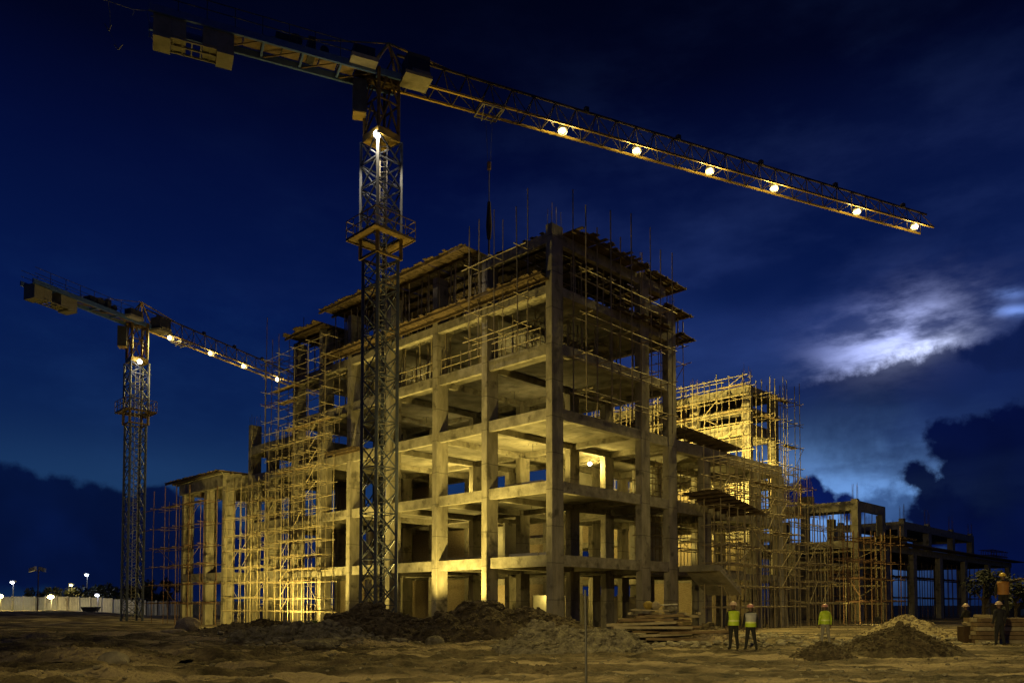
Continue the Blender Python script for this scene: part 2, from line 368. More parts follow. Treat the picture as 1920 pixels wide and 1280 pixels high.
ys = np.unique(np.concatenate([np.arange(14, 34, .11), np.arange(34, 56, .2), np.arange(56, 112, .6), np.arange(112, 180, 2.0), np.linspace(-200, 4000, 36)]))
GX, GY = np.meshgrid(xs, ys); GZ = gh(GX, GY)
nx, ny = len(xs), len(ys)
me = bpy.data.meshes.new('ground')
idx = np.arange(nx*ny).reshape(ny, nx)
quads = np.stack([idx[:-1, :-1], idx[:-1, 1:], idx[1:, 1:], idx[1:, :-1]], -1).reshape(-1, 4)
me.vertices.add(nx*ny); me.vertices.foreach_set('co', np.stack([GX, GY, GZ], -1).ravel())
me.loops.add(quads.size); me.loops.foreach_set('vertex_index', quads.ravel().astype(np.int32))
me.polygons.add(len(quads)); me.polygons.foreach_set('loop_start', np.arange(0, quads.size, 4, dtype=np.int32))
me.polygons.foreach_set('use_smooth', np.ones(len(quads), bool))
me.update(calc_edges=True); me.materials.append(MAT['soil'])
go = bpy.data.objects.new('ground', me); col.objects.link(go); tag(go, kind='structure')
def G(x, y, dz=0): return Vector((x, y, float(gh(x, y))+dz))
def gpix(px, py):                                                  # point on the ground seen at a pixel
    p = onplane(px, py, 0); return G(p.x, p.y)

# ------------------------------------------------------------------ concrete frame buildings
def column(parent, t, s, z0, z1, a=.95, b=.47, name='column'):
    return MB().chbox(t, t+a, s, s+b, z0, z1).build(name, 'concrete', parent)
def starters(parent, t, s, z, a=.95, b=.47, h=1.2, n=6):
    m = MB()
    for i in range(n):
        x = t+.08+(a-.16)*(i % 3)/2; y = s+.07+(b-.14)*(i//3)/max(1, (n-1)//3)
        m.tube((x, y, z-.02), (x+random.uniform(-.06, .06), y+random.uniform(-.06, .06), z+h*random.uniform(.7, 1.1)), .016, n=5)
    return m.build('rebar', 'rust', parent)

bld = empty('concrete_building', B(0, 0), 'tall unfinished concrete frame building of open floors behind the big dark soil mound, yellow floodlit', 'building', ANG)
SC = [0, 5.1, 9.6, 14.4, 19.0, 22.7, 26.4]; TC = [0, 8.3, 11.35]
for s_ in SC:
    for t_ in TC:
        top = RF if not (t_ == 11.35) else 20.9
        if s_ == 0 and t_ == 0: top = RF+.25
        if s_ > 24: top = min(top, 22.0)
        c_ = column(bld, t_ if (s_ == 0 or t_ != 8.3) else 7.6, s_, -.3, top)
        if s_ == 0: starters(c_, t_, s_, top)
# edge beams, slabs and ribs
def level(parent, z, t0, t1, s0, s1, ribs_s, ribs_t, d=.62, th=.22, wb=.40, rec=.03):
    g = .03; gl = rec
    MB().box(t0+gl, t0+g+wb, s0+g, s1-g, z-d, z).build('beam', 'beam', parent)                    # left front
    MB().box(t0+g+wb, t1-g, s0+g, s0+g+wb, z-d, z).build('beam', 'beam', parent)                 # right front
    MB().box(t1-g-wb, t1-g, s0+g+wb, s1-g, z-d, z).build('beam', 'beam', parent)
    MB().box(t0+g+wb, t1-g-wb, s1-g-wb, s1-g, z-d, z).build('beam', 'beam', parent)
    MB().box(t0+g+wb, t1-g-wb, s0+g+wb, s1-g-wb, z-th-.004, z-.004).build('floor_slab', 'slab', parent)
    for r in ribs_s: MB().box(t0+g+wb, t1-g-wb, r+.06, r+.40, z-d+.02, z-th-.004).build('rib_beam', 'beam', parent)
    for r in ribs_t:
        ss = [s0+g+wb]+[x for x in ribs_s]+[s1-g-wb]
        for a, b in zip(ss[:-1], ss[1:]):
            a2 = a+.40 if a in ribs_s else a; b2 = b+.06 if b in ribs_s else b
            MB().box(r, r+.34, a2, b2, z-d+.05, z-th-.004).build('rib_beam', 'beam', parent)
for z in (S1, S2, S3, S4):
    level(bld, z, 0, 12.3, 0, 26.87, SC[1:-1], [7.9], rec=.17)
level(bld, S5-.05, 0, 12.3, 0, 26.87, SC[1:-1], [7.9], d=.5)
# top beams on the right front and the corner bay
MB().box(.95, 11.2, .05, .38, RF-.75, RF-.12).build('beam', 'beam', bld)
MB().box(.05, .38, .47, 5.1, RF-.75, RF-.2).build('beam', 'beam', bld)
MB().box(9.25, 12.1, .06, .36, 20.2, 20.75).build('beam', 'beam', bld)
# lower wing on the right
WT = [15.6, 19.3, 22.9, 26.5]; WS = [0, 5.0, 9.6]
for t_ in WT:
    for s_ in WS:
        if s_ == 0 and t_ == 19.3: continue
        column(bld, t_, s_, -.3, S3-.66 if t_ < 26 else S3+.1)
for z in (S2, S3):
    level(bld, z, 12.32, 27.45, 0, 10.1, [5.0], [19.3], d=.75)
level(bld, S1, 12.32, 27.45, 3.2, 10.1, [5.0], [19.3])
MB().box(16.5, 26.5, .1, .4, S1-.9, S1-.45).build('beam', 'beam', bld)
# splayed foot of the wing's end column
MB().add([(26.3, -.25, -.3), (27.8, -.25, -.3), (27.8, .8, -.3), (26.3, .8, -.3), (26.48, -.02, 3.4), (27.47, -.02, 3.4), (27.47, .5, 3.4), (26.48, .5, 3.4)],
         [(0, 3, 2, 1), (4, 5, 6, 7), (0, 1, 5, 4), (1, 2, 6, 5), (2, 3, 7, 6), (3, 0, 4, 7)]).build('column_foot', 'concrete', bld)
# left extension
for s_ in (30.4, 33.4):
    for t_ in (0, 6.5):
        c_ = column(bld, t_, s_, -.3, 16.7 if s_ > 33 else S3+2.4)
        starters(c_, t_, s_, 16.7 if s_ > 33 else S3+2.4, h=.9)
for z in (S1, S2, S3): level(bld, z, 0, 7.45, 26.9, 33.87, [30.4], [])
level(bld, 14.85, 0, 7.45, 26.9, 33.87, [30.4], [], d=.7)
# projecting annex at the far left
for s_ in (34.5, 37.8, 42.3):
    for t_ in (-1.7, 4.5): column(bld, t_, s_, -.3, S3-.95)
MB().box(-1.9, -1.3, 34.45, 42.9, S3-1.0, S3).build('beam', 'beam', bld)
MB().box(-1.3, 5.5, 34.45, 34.95, S3-1.0, S3).build('beam', 'beam', bld)
MB().box(-1.3, 5.5, 42.4, 42.9, S3-1.0, S3).build('beam', 'beam', bld)
MB().box(5.0, 5.5, 34.95, 42.4, S3-1.0, S3).build('beam', 'beam', bld)
MB().box(-2.1, 5.7, 34.3, 44.0, S3+.004, S3+.14).build('roof_slab', 'slab', bld)
for (a, b, c2, d) in ((-1.68, -1.3, 34.97, 42.3), (-.7, 4.5, 34.55, 34.9), (-.7, 4.5, 42.35, 42.7), (4.55, 4.95, 34.97, 42.3)):
    MB().box(a, b, c2, d, S1-.7, S1-.02).build('beam', 'beam', bld)
# inner walls and a stair core
for (t0, t1, s0, s1, z0, z1) in ((14.0, 17.5, 9.7, 9.9, S2, S3-.8), (11.5, 11.7, 15.0, 18.5, S1, S2-.7), (16.0, 16.2, 3.0, 6.2, S2, S3-.8),
                                 (16.0, 16.2, 3.5, 6.5, S1, S2-.8), (9.5, 12.0, 13.0, 13.2, S1, S2-.7)):
    MB().box(t0, t1, s0, s1, z0, z1).build('partition_wall', 'sheet', bld)
for (t0, t1, s0, s1, z0, z1) in ((11.6, 11.8, 19.5, 22.7, 0, S1-.65), (11.6, 11.8, 23.2, 26.4, 0, S1-.65), (11.6, 11.8, 14.9, 17.6, S1, S2-.65), (11.6, 11.8, 19.5, 22.7, S1, S2-.65), (11.6, 11.8, 23.2, 26.4, S1, S2-.65),
                                 (11.6, 11.8, 23.2, 26.4, S2, S3-.65), (11.6, 11.8, 19.5, 22.7, S3, S4-.65), (11.6, 11.8, 14.9, 19.0, S4, S5-.65), (11.6, 11.8, 10.1, 14.4, S4, S5-.65), (11.6, 11.8, 5.6, 9.6, S4, S5-.65),
                                 (6.8, 7.0, 27.0, 30.3, 0, S1-.65), (6.8, 7.0, 30.9, 33.3, S1, S2-.65), (6.8, 7.0, 27.0, 30.3, S2, S3-.65), (11.6, 11.8, 10.1, 14.4, S3, S4-.65), (11.6, 11.8, 14.9, 19, S5, 22.3), (11.6, 11.8, 5.6, 14.4, S5, 22.3), (11.6, 11.8, 19.5, 26.3, S5, 21.8)):
    MB().box(t0, t1, s0, s1, z0, z1).build('infill_wall', 'brick', bld)
# staircase at the joint of the two wings
m = MB()
for i in range(9):
    m.box(13.1+i*.30, 13.1+(i+1)*.30, -2.6, -.1, S1-.25-i*.17-.17, S1-.25-i*.17)
m.add([(13.1, -2.6, S1-.6), (15.8, -2.6, S1-2.1), (15.8, -.1, S1-2.1), (13.1, -.1, S1-.6), (13.1, -2.6, S1-.42), (15.8, -2.6, S1-1.92), (15.8, -.1, S1-1.92), (13.1, -.1, S1-.42)],
      [(0, 3, 2, 1), (4, 5, 6, 7), (0, 1, 5, 4), (1, 2, 6, 5), (2, 3, 7, 6), (3, 0, 4, 7)])
m.box(12.3, 13.1, -2.6, -.1, S1-.6, S1-.2)
m.build('staircase', 'slab', bld)

# brightly lit scaffolded tower behind the wing
rear = empty('concrete_building', B(35.2, 6.8), 'brightly lit yellow concrete tower wrapped in scaffolding, rising behind the roof of the right wing', 'building', ANG)
for s_ in (0, 5.5, 11, 16.5, 22):
    for t_ in (0, 5.2):
        c_ = column(rear, t_, s_, -.3, 22.0, .7, .8)
        if t_ == 0: starters(c_, t_, s_, 22.0, .7, .8, 2.0)
for (z, d) in ((21.95, .55), (19.95, .28), (18.4, .95), (S3+1.0, .6), (S2, .6), (S1, .6)):
    level(rear, z, 0, 5.9, 0, 22.8, [5.5, 11, 16.5], [], d=d, th=.2)
for (s0, s1, z0, z1) in ((.8, 5.5, 0, S1-.6), (6.3, 11, 0, S1-.6), (17.3, 22, 0, 2.6), (.8, 4.6, S1, S2-.6), (6.3, 11, S1, S2-.6), (13.8, 16.5, S1, S2-.6), (17.3, 22, S1, S1+1.4),
                        (.8, 5.5, S2, 13.4-.6), (6.3, 9.6, S2, 13.4-.6), (11.8, 16.5, S2, 13.4-.6), (17.3, 22, S2, 13.4-.6)):
    MB().box(.3, .5, s0, s1, z0, z1).build('infill_wall', 'brick', rear)

back = empty('concrete_building', B(27.0, 24.5), 'low brick infilled frame seen through the open floors of the tall building', 'building', ANG)
for s_ in (0, 5, 10, 15, 20, 25, 30, 35):
    for t_ in (0, 5): column(back, t_, s_, -.3, S3-.66, .7, .5)
for z in (S1, S2, S3): level(back, z, 0, 5.7, 0, 35.5, [5, 10, 15, 20, 25, 30], [], d=.65)
for k in range(7):
    for z0, z1 in ((0, S1-.65), (S1, S2-.65), (S2, S3-.65)):
        q = (k*3+int(z0))%5
        if q == 0: MB().box(.3, .5, k*5+.52, k*5+2.6, z0, z1).build('infill_wall', 'brick', back)
        elif q == 1: MB().box(.3, .5, k*5+.52, k*5+4.98, z0, z0+1.3).build('infill_wall', 'brick', back)
        else: MB().box(.3, .5, k*5+.52, k*5+4.98, z0, z1).build('infill_wall', 'brick', back)

# low blocks on the far right
low = empty('concrete_building', B(52.2, 3.6), 'low unfinished two storey concrete frame to the right of the wing, its open bays dark', 'building', ANG)
for t_ in (0, 8, 17, 27, 38, 50, 62):
    for s_ in (0, 7.0):
        column(low, t_, s_, -.3, S2-.6, 1.2, .6)
level(low, S2, 0, 64, 0, 16, [7.0], [], d=.8)
MB().box(27.2, 27.4, 7.7, 15.9, 0, S2-.85).build('infill_wall', 'brick', low)
MB().box(12.0, 12.2, 7.7, 15.9, 0, S2-.85).build('infill_wall', 'brick', low)
MB().box(-.8, 65, -1.6, -.02, S2+.01, S2+.16).build('canopy_edge', 'timber', low)
for s_ in (0, 5.5, 11):
    c_ = column(low, 0, s_, S2, S3-.9 if s_ == 0 else S3-.9, 1.0, .7)
    column(low, 7, s_, S2, S3-.9, 1.0, .7)
MB().box(0, .5, 0, 16, S3-.9, S3+.1).build('beam', 'beam', low)
MB().box(.5, 8, 0, .45, S3-.9, S3+.1).build('beam', 'beam', low)
MB().box(.52, 8, .47, 16, S3-.3, S3-.1).build('roof_slab', 'slab', low)
c_ = MB().box(.05, .95, 5.0, 6.3, S3+.1, S3+1.0).build('column_stub', 'concrete', low); starters(c_, .05, 5.1, S3+1.0, .8, 1.0, 2.0)
c_ = MB().box(.1, .8, .1, .7, S3+.1, S3+.3).build('column_stub', 'concrete', low); starters(c_, .1, .1, S3+.3, .6, .6, 1.8)
far = empty('concrete_building', B(77.4, 7.3), 'dark concrete frame with a flat roof beam, farthest of the low blocks on the right', 'building', ANG)
for t_ in (0, 10, 21, 31):
    for s_ in (0, 8):
        c_ = column(far, t_, s_, S2+.2, S3-.9, 1.2, .8)
        c2 = MB().box(t_+.2, t_+1.0, s_+.1, s_+.7, S3+.1, S3+.5).build('column_stub', 'concrete', far); starters(c2, t_+.2, s_+.1, S3+.5, .7, .6, 1.9)
MB().box(0, .5, 0, 9, S3-.9, S3+.1).build('beam', 'beam', far)
MB().box(.5, 32.2, 0, .5, S3-.9, S3+.1).build('beam', 'beam', far)
MB().box(31.7, 32.2, .5, 9, S3-.9, S3+.1).build('beam', 'beam', far)
MB().box(.52, 31.68, .52, 9, S3-.4, S3-.15).build('roof_slab', 'slab', far)

# ------------------------------------------------------------------ timber decks and platforms
def deck(label, t0, t1, s0, s1, z0, z1, along='s', width=.26, joist=1.1, jag=.5, cat='formwork', name='formwork_deck', mat='ply', side=False):
    """boards laid across; z0 at t0, z1 at t1"""
    o = empty(name, B(t0, s0, z0), label, cat, ANG)
    if side:
        o.location = B(t1, s0, z0); o.rotation_euler.z = ANG+math.pi/2; t0, t1, s0, s1 = s0, s1, 0, t1-t0
    n = int((s1-s0)/width); step = (s1-s0)/n; k = max(1, math.ceil(n/95))
    for i in range(0, n, k):
        m = MB()
        for j in range(i, min(n, i+k)):
            e0, e1 = -random.uniform(0, jag), random.uniform(0, jag*.4); dz = random.uniform(-.02, .035)
            a = Vector((e0, (j+.5)*step, dz)); b = Vector((t1-t0+e1, (j+.5)*step+random.uniform(-.02, .02), z1-z0+dz))
            m.bar(a, b, step*.93, .045)
        m.build('board', mat, o)
    q = 0.0
    while q < t1-t0:
        f = q/(t1-t0); zz = (z1-z0)*f-.13
        MB().box(q, q+.09, -.2, s1-s0+.2, zz-.08, zz+.08).build('joist', 'ply', o); q += joist
    return o
deck('ragged board roof formwork overhanging the left front of the tall building, beside the crane mast', -.95, 9.0, 6.2, 21.6, 23.05, 22.9, jag=.3)
deck('board roof formwork over the corner bay, lower than the overhanging deck', .5, 9.2, .6, 5.9, RF+.02, RF+.02, jag=.3)
deck('ragged board edge along the roof line of the upper right front', 1.1, 8.2, -.75, .9, RF-.02, RF+.06, jag=.55, side=True)
deck('broken boards along the slab two storeys below the roof on the right front', 5.5, 11.2, -.45, .7, S5+.03, S5+.03, jag=.3, side=True)
deck('lower ragged formwork at the far left end of the tall roof', -.7, 8.0, 21.9, 26.8, 22.35, 22.2, jag=.7)
deck('board formwork end overhanging the right end of the tall roof', 9.0, 12.6, -.6, 5.0, RF+.12, RF+.0, jag=.5)
deck('small board deck one storey below the roof at the right end', 11.0, 13.7, -.4, 4.0, 20.95, 20.85, jag=.5)
deck('small broken board deck below the other one at the right end', 12.4, 14.0, -.4, 4.0, 19.45, 19.3, jag=.5)
deck('long sloping work platform of boards along the left front, catching yellow light', -.68, .1, .4, 21.5, 19.80, 19.55, width=.30, joist=.55, jag=.25, cat='platform', name='work_platform')
deck('narrow ledge of boards at the second slab on the left front, behind the mast', -1.0, .0, 17.2, 20.5, S3+.02, S3+.05, joist=.6, jag=.1, cat='platform', name='work_platform')
deck('sloping slatted canopy of boards hung from the wing at the joint with the tall building', 13.0, 18.6, -2.6, -.1, S2+.55, S2-.35, width=.30, joist=.8, jag=.3, cat='formwork')
deck('dark loose boards piled on the roof edge of the right wing', 13.0, 20.0, -.6, 1.2, S3+.7, S3+.35, width=.28, joist=1.2, jag=.8)
deck('thin board deck edge on the roof of the left annex', -2.5, 4.0, 34.2, 44.4, S3+.24, S3+.24, jag=.15, mat='timber')
deck('ragged board canopy edge on the low right frame', 52.0, 58.0, -.2, 3.5, S2+.2, S2+.2, jag=.6)

# ------------------------------------------------------------------ timber props (each one stands on its own)
PROP = MB().tube((0, 0, 0), (0, 0, 1), .055, .045, 6).build('timber_prop', 'bamboo')
first = [True]
def prop(t, s, z0, z1, label, group):
    o = PROP if first[0] else PROP.copy()
    if not first[0]: col.objects.link(o)
    first[0] = False
    p = B(t, s, z0); o.location = p; o.scale = (1, 1, z1-z0)
    o.rotation_euler = (random.uniform(-.03, .03), random.uniform(-.03, .03), random.random()*6)
    tag(o, label, 'prop', group)
for s_ in np.arange(1.2, 25.5, 1.15):
    for t_ in (.9, 3.4, 6.2):
        if s_ < 6.2 and t_ < 1: continue
        prop(t_+random.uniform(-.2, .2), s_+random.uniform(-.3, .3), S5-.05, (22.1 if s_ > 21.5 else 22.7) if s_ > 6 else RF-.2, 'thin timber prop under the top roof formwork of the tall building', 'timber props under the roof formwork')
for s_ in np.arange(1.6, 25.5, 1.3):
    for t_ in (1.1, 4.4):
        prop(t_+random.uniform(-.2, .2), s_+random.uniform(-.3, .3), S4, S5-.56, 'thin timber prop in the second open storey below the roof', 'timber props in the storey below the top')
for s_ in np.arange(5.9, 21.4, .95):
    prop(.12+random.uniform(-.1, .15), s_+random.uniform(-.25, .25), S5-.05, 22.75, 'pale timber prop at the slab edge under the overhanging roof deck', 'timber props along the edge under the roof deck')
for s_ in np.arange(6.0, 18.8, 1.5):
    prop(.45+random.uniform(-.1, .15), s_+random.uniform(-.35, .35), S4, S5-.56, 'pale timber prop at the slab edge one storey below the roof deck', 'timber props along the edge one storey lower')
for t_ in np.arange(2.0, 11.0, 1.3):
    prop(t_, 1.6+random.uniform(-.4, .4), S5-.05, RF-.2, 'thin timber prop behind the right front just under the roof', 'timber props behind the right front')
    prop(t_+.5, 2.2+random.uniform(-.4, .4), S4, S5-.56, 'thin timber prop behind the right front one storey below the top', 'timber props behind the right front, lower')
for t_ in np.arange(12.4, 14.2, .6):
    prop(t_, .3, S5-.5, 20.7, 'slender prop under the small board deck at the right end', 'props under the small deck')
for (t0, s0) in [(a, b) for a in (1.0, 3.0, 5.0, 7.0) for b in (1.2, 3.0)]:
    prop(52.2+t0, 3.6+s0, S2, S3-.4, 'prop under the roof of the low right frame', 'props under the low right roof')

# ------------------------------------------------------------------ scaffolds
def scaffold(label, t0, s0, dt, ds, length, depth, heights, step, z0=0, z1=None, mat='bamboo', r=.035, brace=True, jit=.06, group=None, nd=None, boards=0, over=.5, ragged=1.2):
    """runs from B(t0,s0) along (dt,ds); depth towards nd"""
    root = empty('scaffold', B(t0, s0, z0), label, 'scaffold', ANG, group)
    A = Vector((dt, ds, 0)).normalized(); D = Vector(nd or (-1, 0)).to_3d(); top = z1-z0
    n = int(length/step)+1; rng = random
    hs = [h-z0 for h in heights]
    foot = {}
    for k in range(n):
        for row in (0, 1):
            p = A*(k*step+rng.uniform(-.12, .12))+D*(row*depth+rng.uniform(-.04, .04))
            zt = top+rng.uniform(-.2, ragged); q = p+A*rng.uniform(-jit, jit)*2+D*rng.uniform(-jit, jit)
            MB().tube((p.x, p.y, -.25 if z0 == 0 else 0), (q.x, q.y, zt), r*rng.uniform(.8, 1.15), n=6).build('standard', mat, root)
            foot[k, row] = p
    for h in hs:
        for row in (0, 1):
            a = A*(-over*rng.uniform(.3, 1.4))+D*(row*depth-.05); b = A*(length+over*rng.uniform(.3, 1.4))+D*(row*depth-.05)
            mid = (a+b)/2
            MB().poly([(a.x, a.y, h+rng.uniform(-jit, jit)), (mid.x, mid.y, h+rng.uniform(-jit, jit)), (b.x, b.y, h+rng.uniform(-jit, jit))], r*rng.uniform(.75, 1.05), 5).build('ledger', mat, root)
    cnt = 0
    for i, h in enumerate(hs):
        for k in range(n):
            if cnt < 95 and (len(hs)*n <= 95 or rng.random() < 95/(len(hs)*n)):
                p = A*(k*step+.05)+D*(-.25); q = A*(k*step+.05)+D*(depth+.35); cnt += 1
                MB().tube((p.x, p.y, h+.06), (q.x, q.y, h+.06+rng.uniform(-.05, .05)), r*.85, n=5).build('transom', mat, root)
    if brace:
        for k in range(0, n-1, 2):
            for i in range(0, len(hs)-1, 1):
                if rng.random() < .45:
                    p = A*(k*step)+D*(depth+.05); q = A*((k+1+rng.random()*.6)*step)+D*(depth+.05)
                    zz = (hs[i], hs[i+1]) if rng.random() < .5 else (hs[i+1], hs[i])
                    MB().tube((p.x, p.y, zz[0]), (q.x, q.y, zz[1]), r*.75, n=5).build('brace', mat, root)
    for i in range(boards):
        h = rng.choice(hs); a = rng.uniform(0, length*.7); l = rng.uniform(2, 4)
        p = A*a+D*(depth*.5); q = A*min(length, a+l)+D*(depth*.5)
        MB().bar((p.x, p.y, h+.13), (q.x, q.y, h+.13), .5, .05).build('board', 'timber', root)
    return root
random.seed(21)
HT = [1.9, 3.6, 5.2, 6.9, 8.5, 10.1, 11.8, 13.3, 14.9]
scaffold('dense pole scaffold on the left front left of the mast, lit yellow at its foot', -.5, 20.4, 0, 1, 7.0, 1.3, [1.2, 2.1, 3.3, 4.2, 5.2, 6.3, 7.2, 8.5, 9.5, 10.4, 11.6, 12.6, 13.6, 14.7], .95, 0, 15.0, boards=8, r=.029, ragged=.3)
scaffold('lower pole scaffold on the left front between the dense one and the annex', -.5, 27.6, 0, 1, 6.3, 1.3, [1.2, 2.2, 3.4, 4.6, 6.0, 7.2, 8.6, 9.8, 11.0], 1.05, 0, 11.4, boards=5, r=.029, ragged=.4)
scaffold('upper pole scaffold against the left end of the top storeys', -.5, 19.6, 0, 1, 8.4, 1.2, [13.6, 14.8, 15.7, 16.9, 18.0, 19.2, 20.6], 2.1, 13, 20.8, brace=False, ragged=.4, boards=3, r=.029)
scaffold('lighter inner scaffold against the columns of the left extension', .6, 26.9, 0, 1, 6.6, 1.2, [1.7, 3.1, 5.4, 6.8, 9.4, 10.8], 1.3, 0, 11.6, nd=(1, 0), r=.03, ragged=.1)
scaffold('thin scaffold poles standing past the far end of the tall roof', 1.0, 27.2, 0, 1, 2.2, 2.0, [17.4, 20.6], 1.1, 15, 22.5, mat='rust', r=.03, brace=False, ragged=2)
scaffold('sparse dark scaffold round the left annex', -2.1, 35.0, 0, 1, 11.0, 1.3, [1.8, 3.4, 5.0, 6.6, 8.4, 10.2], 2.4, 0, 11.0, mat='rust', boards=6, over=1.2)
scaffold('row of tall scaffold poles in front of the upper right front', 1.5, -.35, 1, 0, 8.5, .9, [13.4, 15.4, 17.6, 20.0], 2.1, S3-.2, 23.4, nd=(0, -1), brace=False, r=.04, ragged=1.4)
scaffold('tall scaffold poles in front of the upper left front by the corner', -.45, 1.3, 0, 1, 4.2, .8, [17.0, 18.6, 21.3], 2.0, S4+.2, 23.6, brace=False, ragged=1.6)
scaffold('inner scaffold in the two top storeys behind the right front', 2.0, 3.0, 1, 0, 8.5, 1.4, [17.2, 18.4, 20.4, 21.4], 1.5, S4, RF-.3, nd=(0, 1), r=.03)
scaffold('rusty tube scaffold at the right end of the top storeys', 12.6, .4, 0, 1, 3.5, 1.3, [14.0, 16.0, 17.8, 19.0], 1.2, S3, 19.1, nd=(1, 0), mat='orange', r=.03, ragged=.2)
scaffold('yellow lit pole scaffold across the front of the right wing', 14.6, -.6, 1, 0, 12.4, 1.3, [1.5, 2.9, 4.4, 5.6, 6.9, 8.2, 9.3, 10.3, 11.4], 1.05, 0, 11.6, nd=(0, -1), boards=8, r=.038)
scaffold('scaffold standing inside the right wing behind its front columns', 13.0, 2.2, 1, 0, 13.6, 1.6, [5.6, 6.4, 7.2, 9.4, 10.2, 11.0], 1.0, 4.42, 11.6, nd=(0, 1), r=.03, ragged=0)
scaffold('bright scaffold across the lit face of the rear tower', 34.4, 6.4, 0, 1, 21, 1.0, [13.4, 14.6, 15.8, 17.0, 18.2, 19.3, 20.6, 21.6, 22.4], 1.3, 12.5, 22.6, r=.045, ragged=.5, boards=8)
scaffold('rusty tube scaffold on the right side of the rear tower', 35.2, 6.2, 1, 0, 6.4, 1.4, [12.6, 14.6, 16.6, 18.8, 20.8], 1.25, 11.5, 22.4, nd=(0, -1), mat='bamboo', r=.036, ragged=.6, boards=4)
scaffold('rusty scaffold round the right end of the wing, beside the low frame', 28.2, -.3, 0, 1, 5.0, 1.3, [2.0, 4.0, 5.4, 6.8, 8.2, 9.6, 11.2], 1.1, 0, 11.8, nd=(1, 0), mat='bamboo', r=.035)
scaffold('pole scaffold in the gap between the wing and the low right frame', 29.5, .2, 1, 0, 8.0, 1.3, [1.8, 3.5, 5.0, 6.6, 8.0], 1.2, 0, 9.0, nd=(0, -1), r=.04, boards=3)
scaffold('pole scaffold before the left face of the low right frame', 51.2, 1.0, 0, 1, 15, 1.2, [1.8, 3.6, 5.4, 7.2], 2.6, 0, 7.8, r=.045, mat='bamboo', boards=3)
scaffold('dark rusty pole scaffold in front of the low right frame', 36.0, -.2, 1, 0, 15.0, 1.4, [2.0, 4.0, 5.6, 7.4], 2.6, 0, 8.2, nd=(0, -1), mat='rust', r=.05, boards=3)
scaffold('forest of thin dark poles under the low right frame', 53.5, 6.0, 1, 0, 60, 3.0, [2.6, 5.2], 2.2, 0, 7.3, nd=(0, 1), mat='rust', r=.05, brace=False, ragged=.2)
scaffold('faint poles standing on the far end of the low right frame', 108, 4.5, 1, 0, 9, 1.5, [9.4, 10.2], 1.5, S2+.02, 10.3, nd=(0, 1), mat='rust', r=.04, brace=False, ragged=.1)
scaffold('small scaffold between the wing and the low frame at the third floor', 29.5, 1.0, 1, 0, 6, 1.2, [9.2, 10.4, 11.6], 1.2, S2, 12.0, nd=(0, 1), mat='orange', r=.03, ragged=.8)

def rail(label, s0, s1, z, t=.2):
    o = empty('guard_rail', B(t, s0, z), label, 'railing', ANG); L_ = s1-s0
    for h in (.45, .95): MB().poly([(0, 0, h), (random.uniform(-.04, .04), L_*.5, h+random.uniform(-.05, .05)), (0, L_, h+random.uniform(-.06, .06))], .03, 5).build('rail', 'bamboo', o)
    for k in range(int(L_/.9)+1): MB().tube((0, k*.9+.05, 0), (random.uniform(-.03, .03), k*.9+.05, 1.1), .03, n=5).build('post', 'bamboo', o)
random.seed(77)
rail('pole railing on the slab edge right beside the second column, two storeys below the roof', 5.75, 9.4, S4+.01)
rail('pole railing on the slab edge between the corner column and the second column', 1.0, 4.9, S4+.01)
rail('pole railing on the slab edge under the roof deck next to the mast', 10.2, 14.2, S4+.01)

# ------------------------------------------------------------------ tower cranes
def lattice(m, c, side, z0, z1, chord, brc, rot, n=1, style='x', hz=True):
    cs = [Vector((c[0], c[1], 0))+Vector((math.cos(rot+i*math.pi/2), math.sin(rot+i*math.pi/2), 0))*side/math.sqrt(2) for i in range(4)]
    for p in cs: m.bar((p.x, p.y, z0), (p.x, p.y, z1), chord)
    dz = (z1-z0)/n
    for k in range(n):
        a, b = z0+k*dz, z0+(k+1)*dz
        for i in range(4):
            p, q = cs[i], cs[(i+1) % 4]
            if hz or k == 0: m.bar((p.x, p.y, a+.05), (q.x, q.y, a+.05), brc)
            if style == 'x':
                m.bar((p.x, p.y, a+.05), (q.x, q.y, b), brc); m.bar((q.x, q.y, a+.05), (p.x, p.y, b), brc)
            elif style == 'v':
                mid = (p+q)/2; m.bar((p.x, p.y, a+.05), (mid.x, mid.y, b), brc); m.bar((q.x, q.y, a+.05), (mid.x, mid.y, b), brc)
    return m
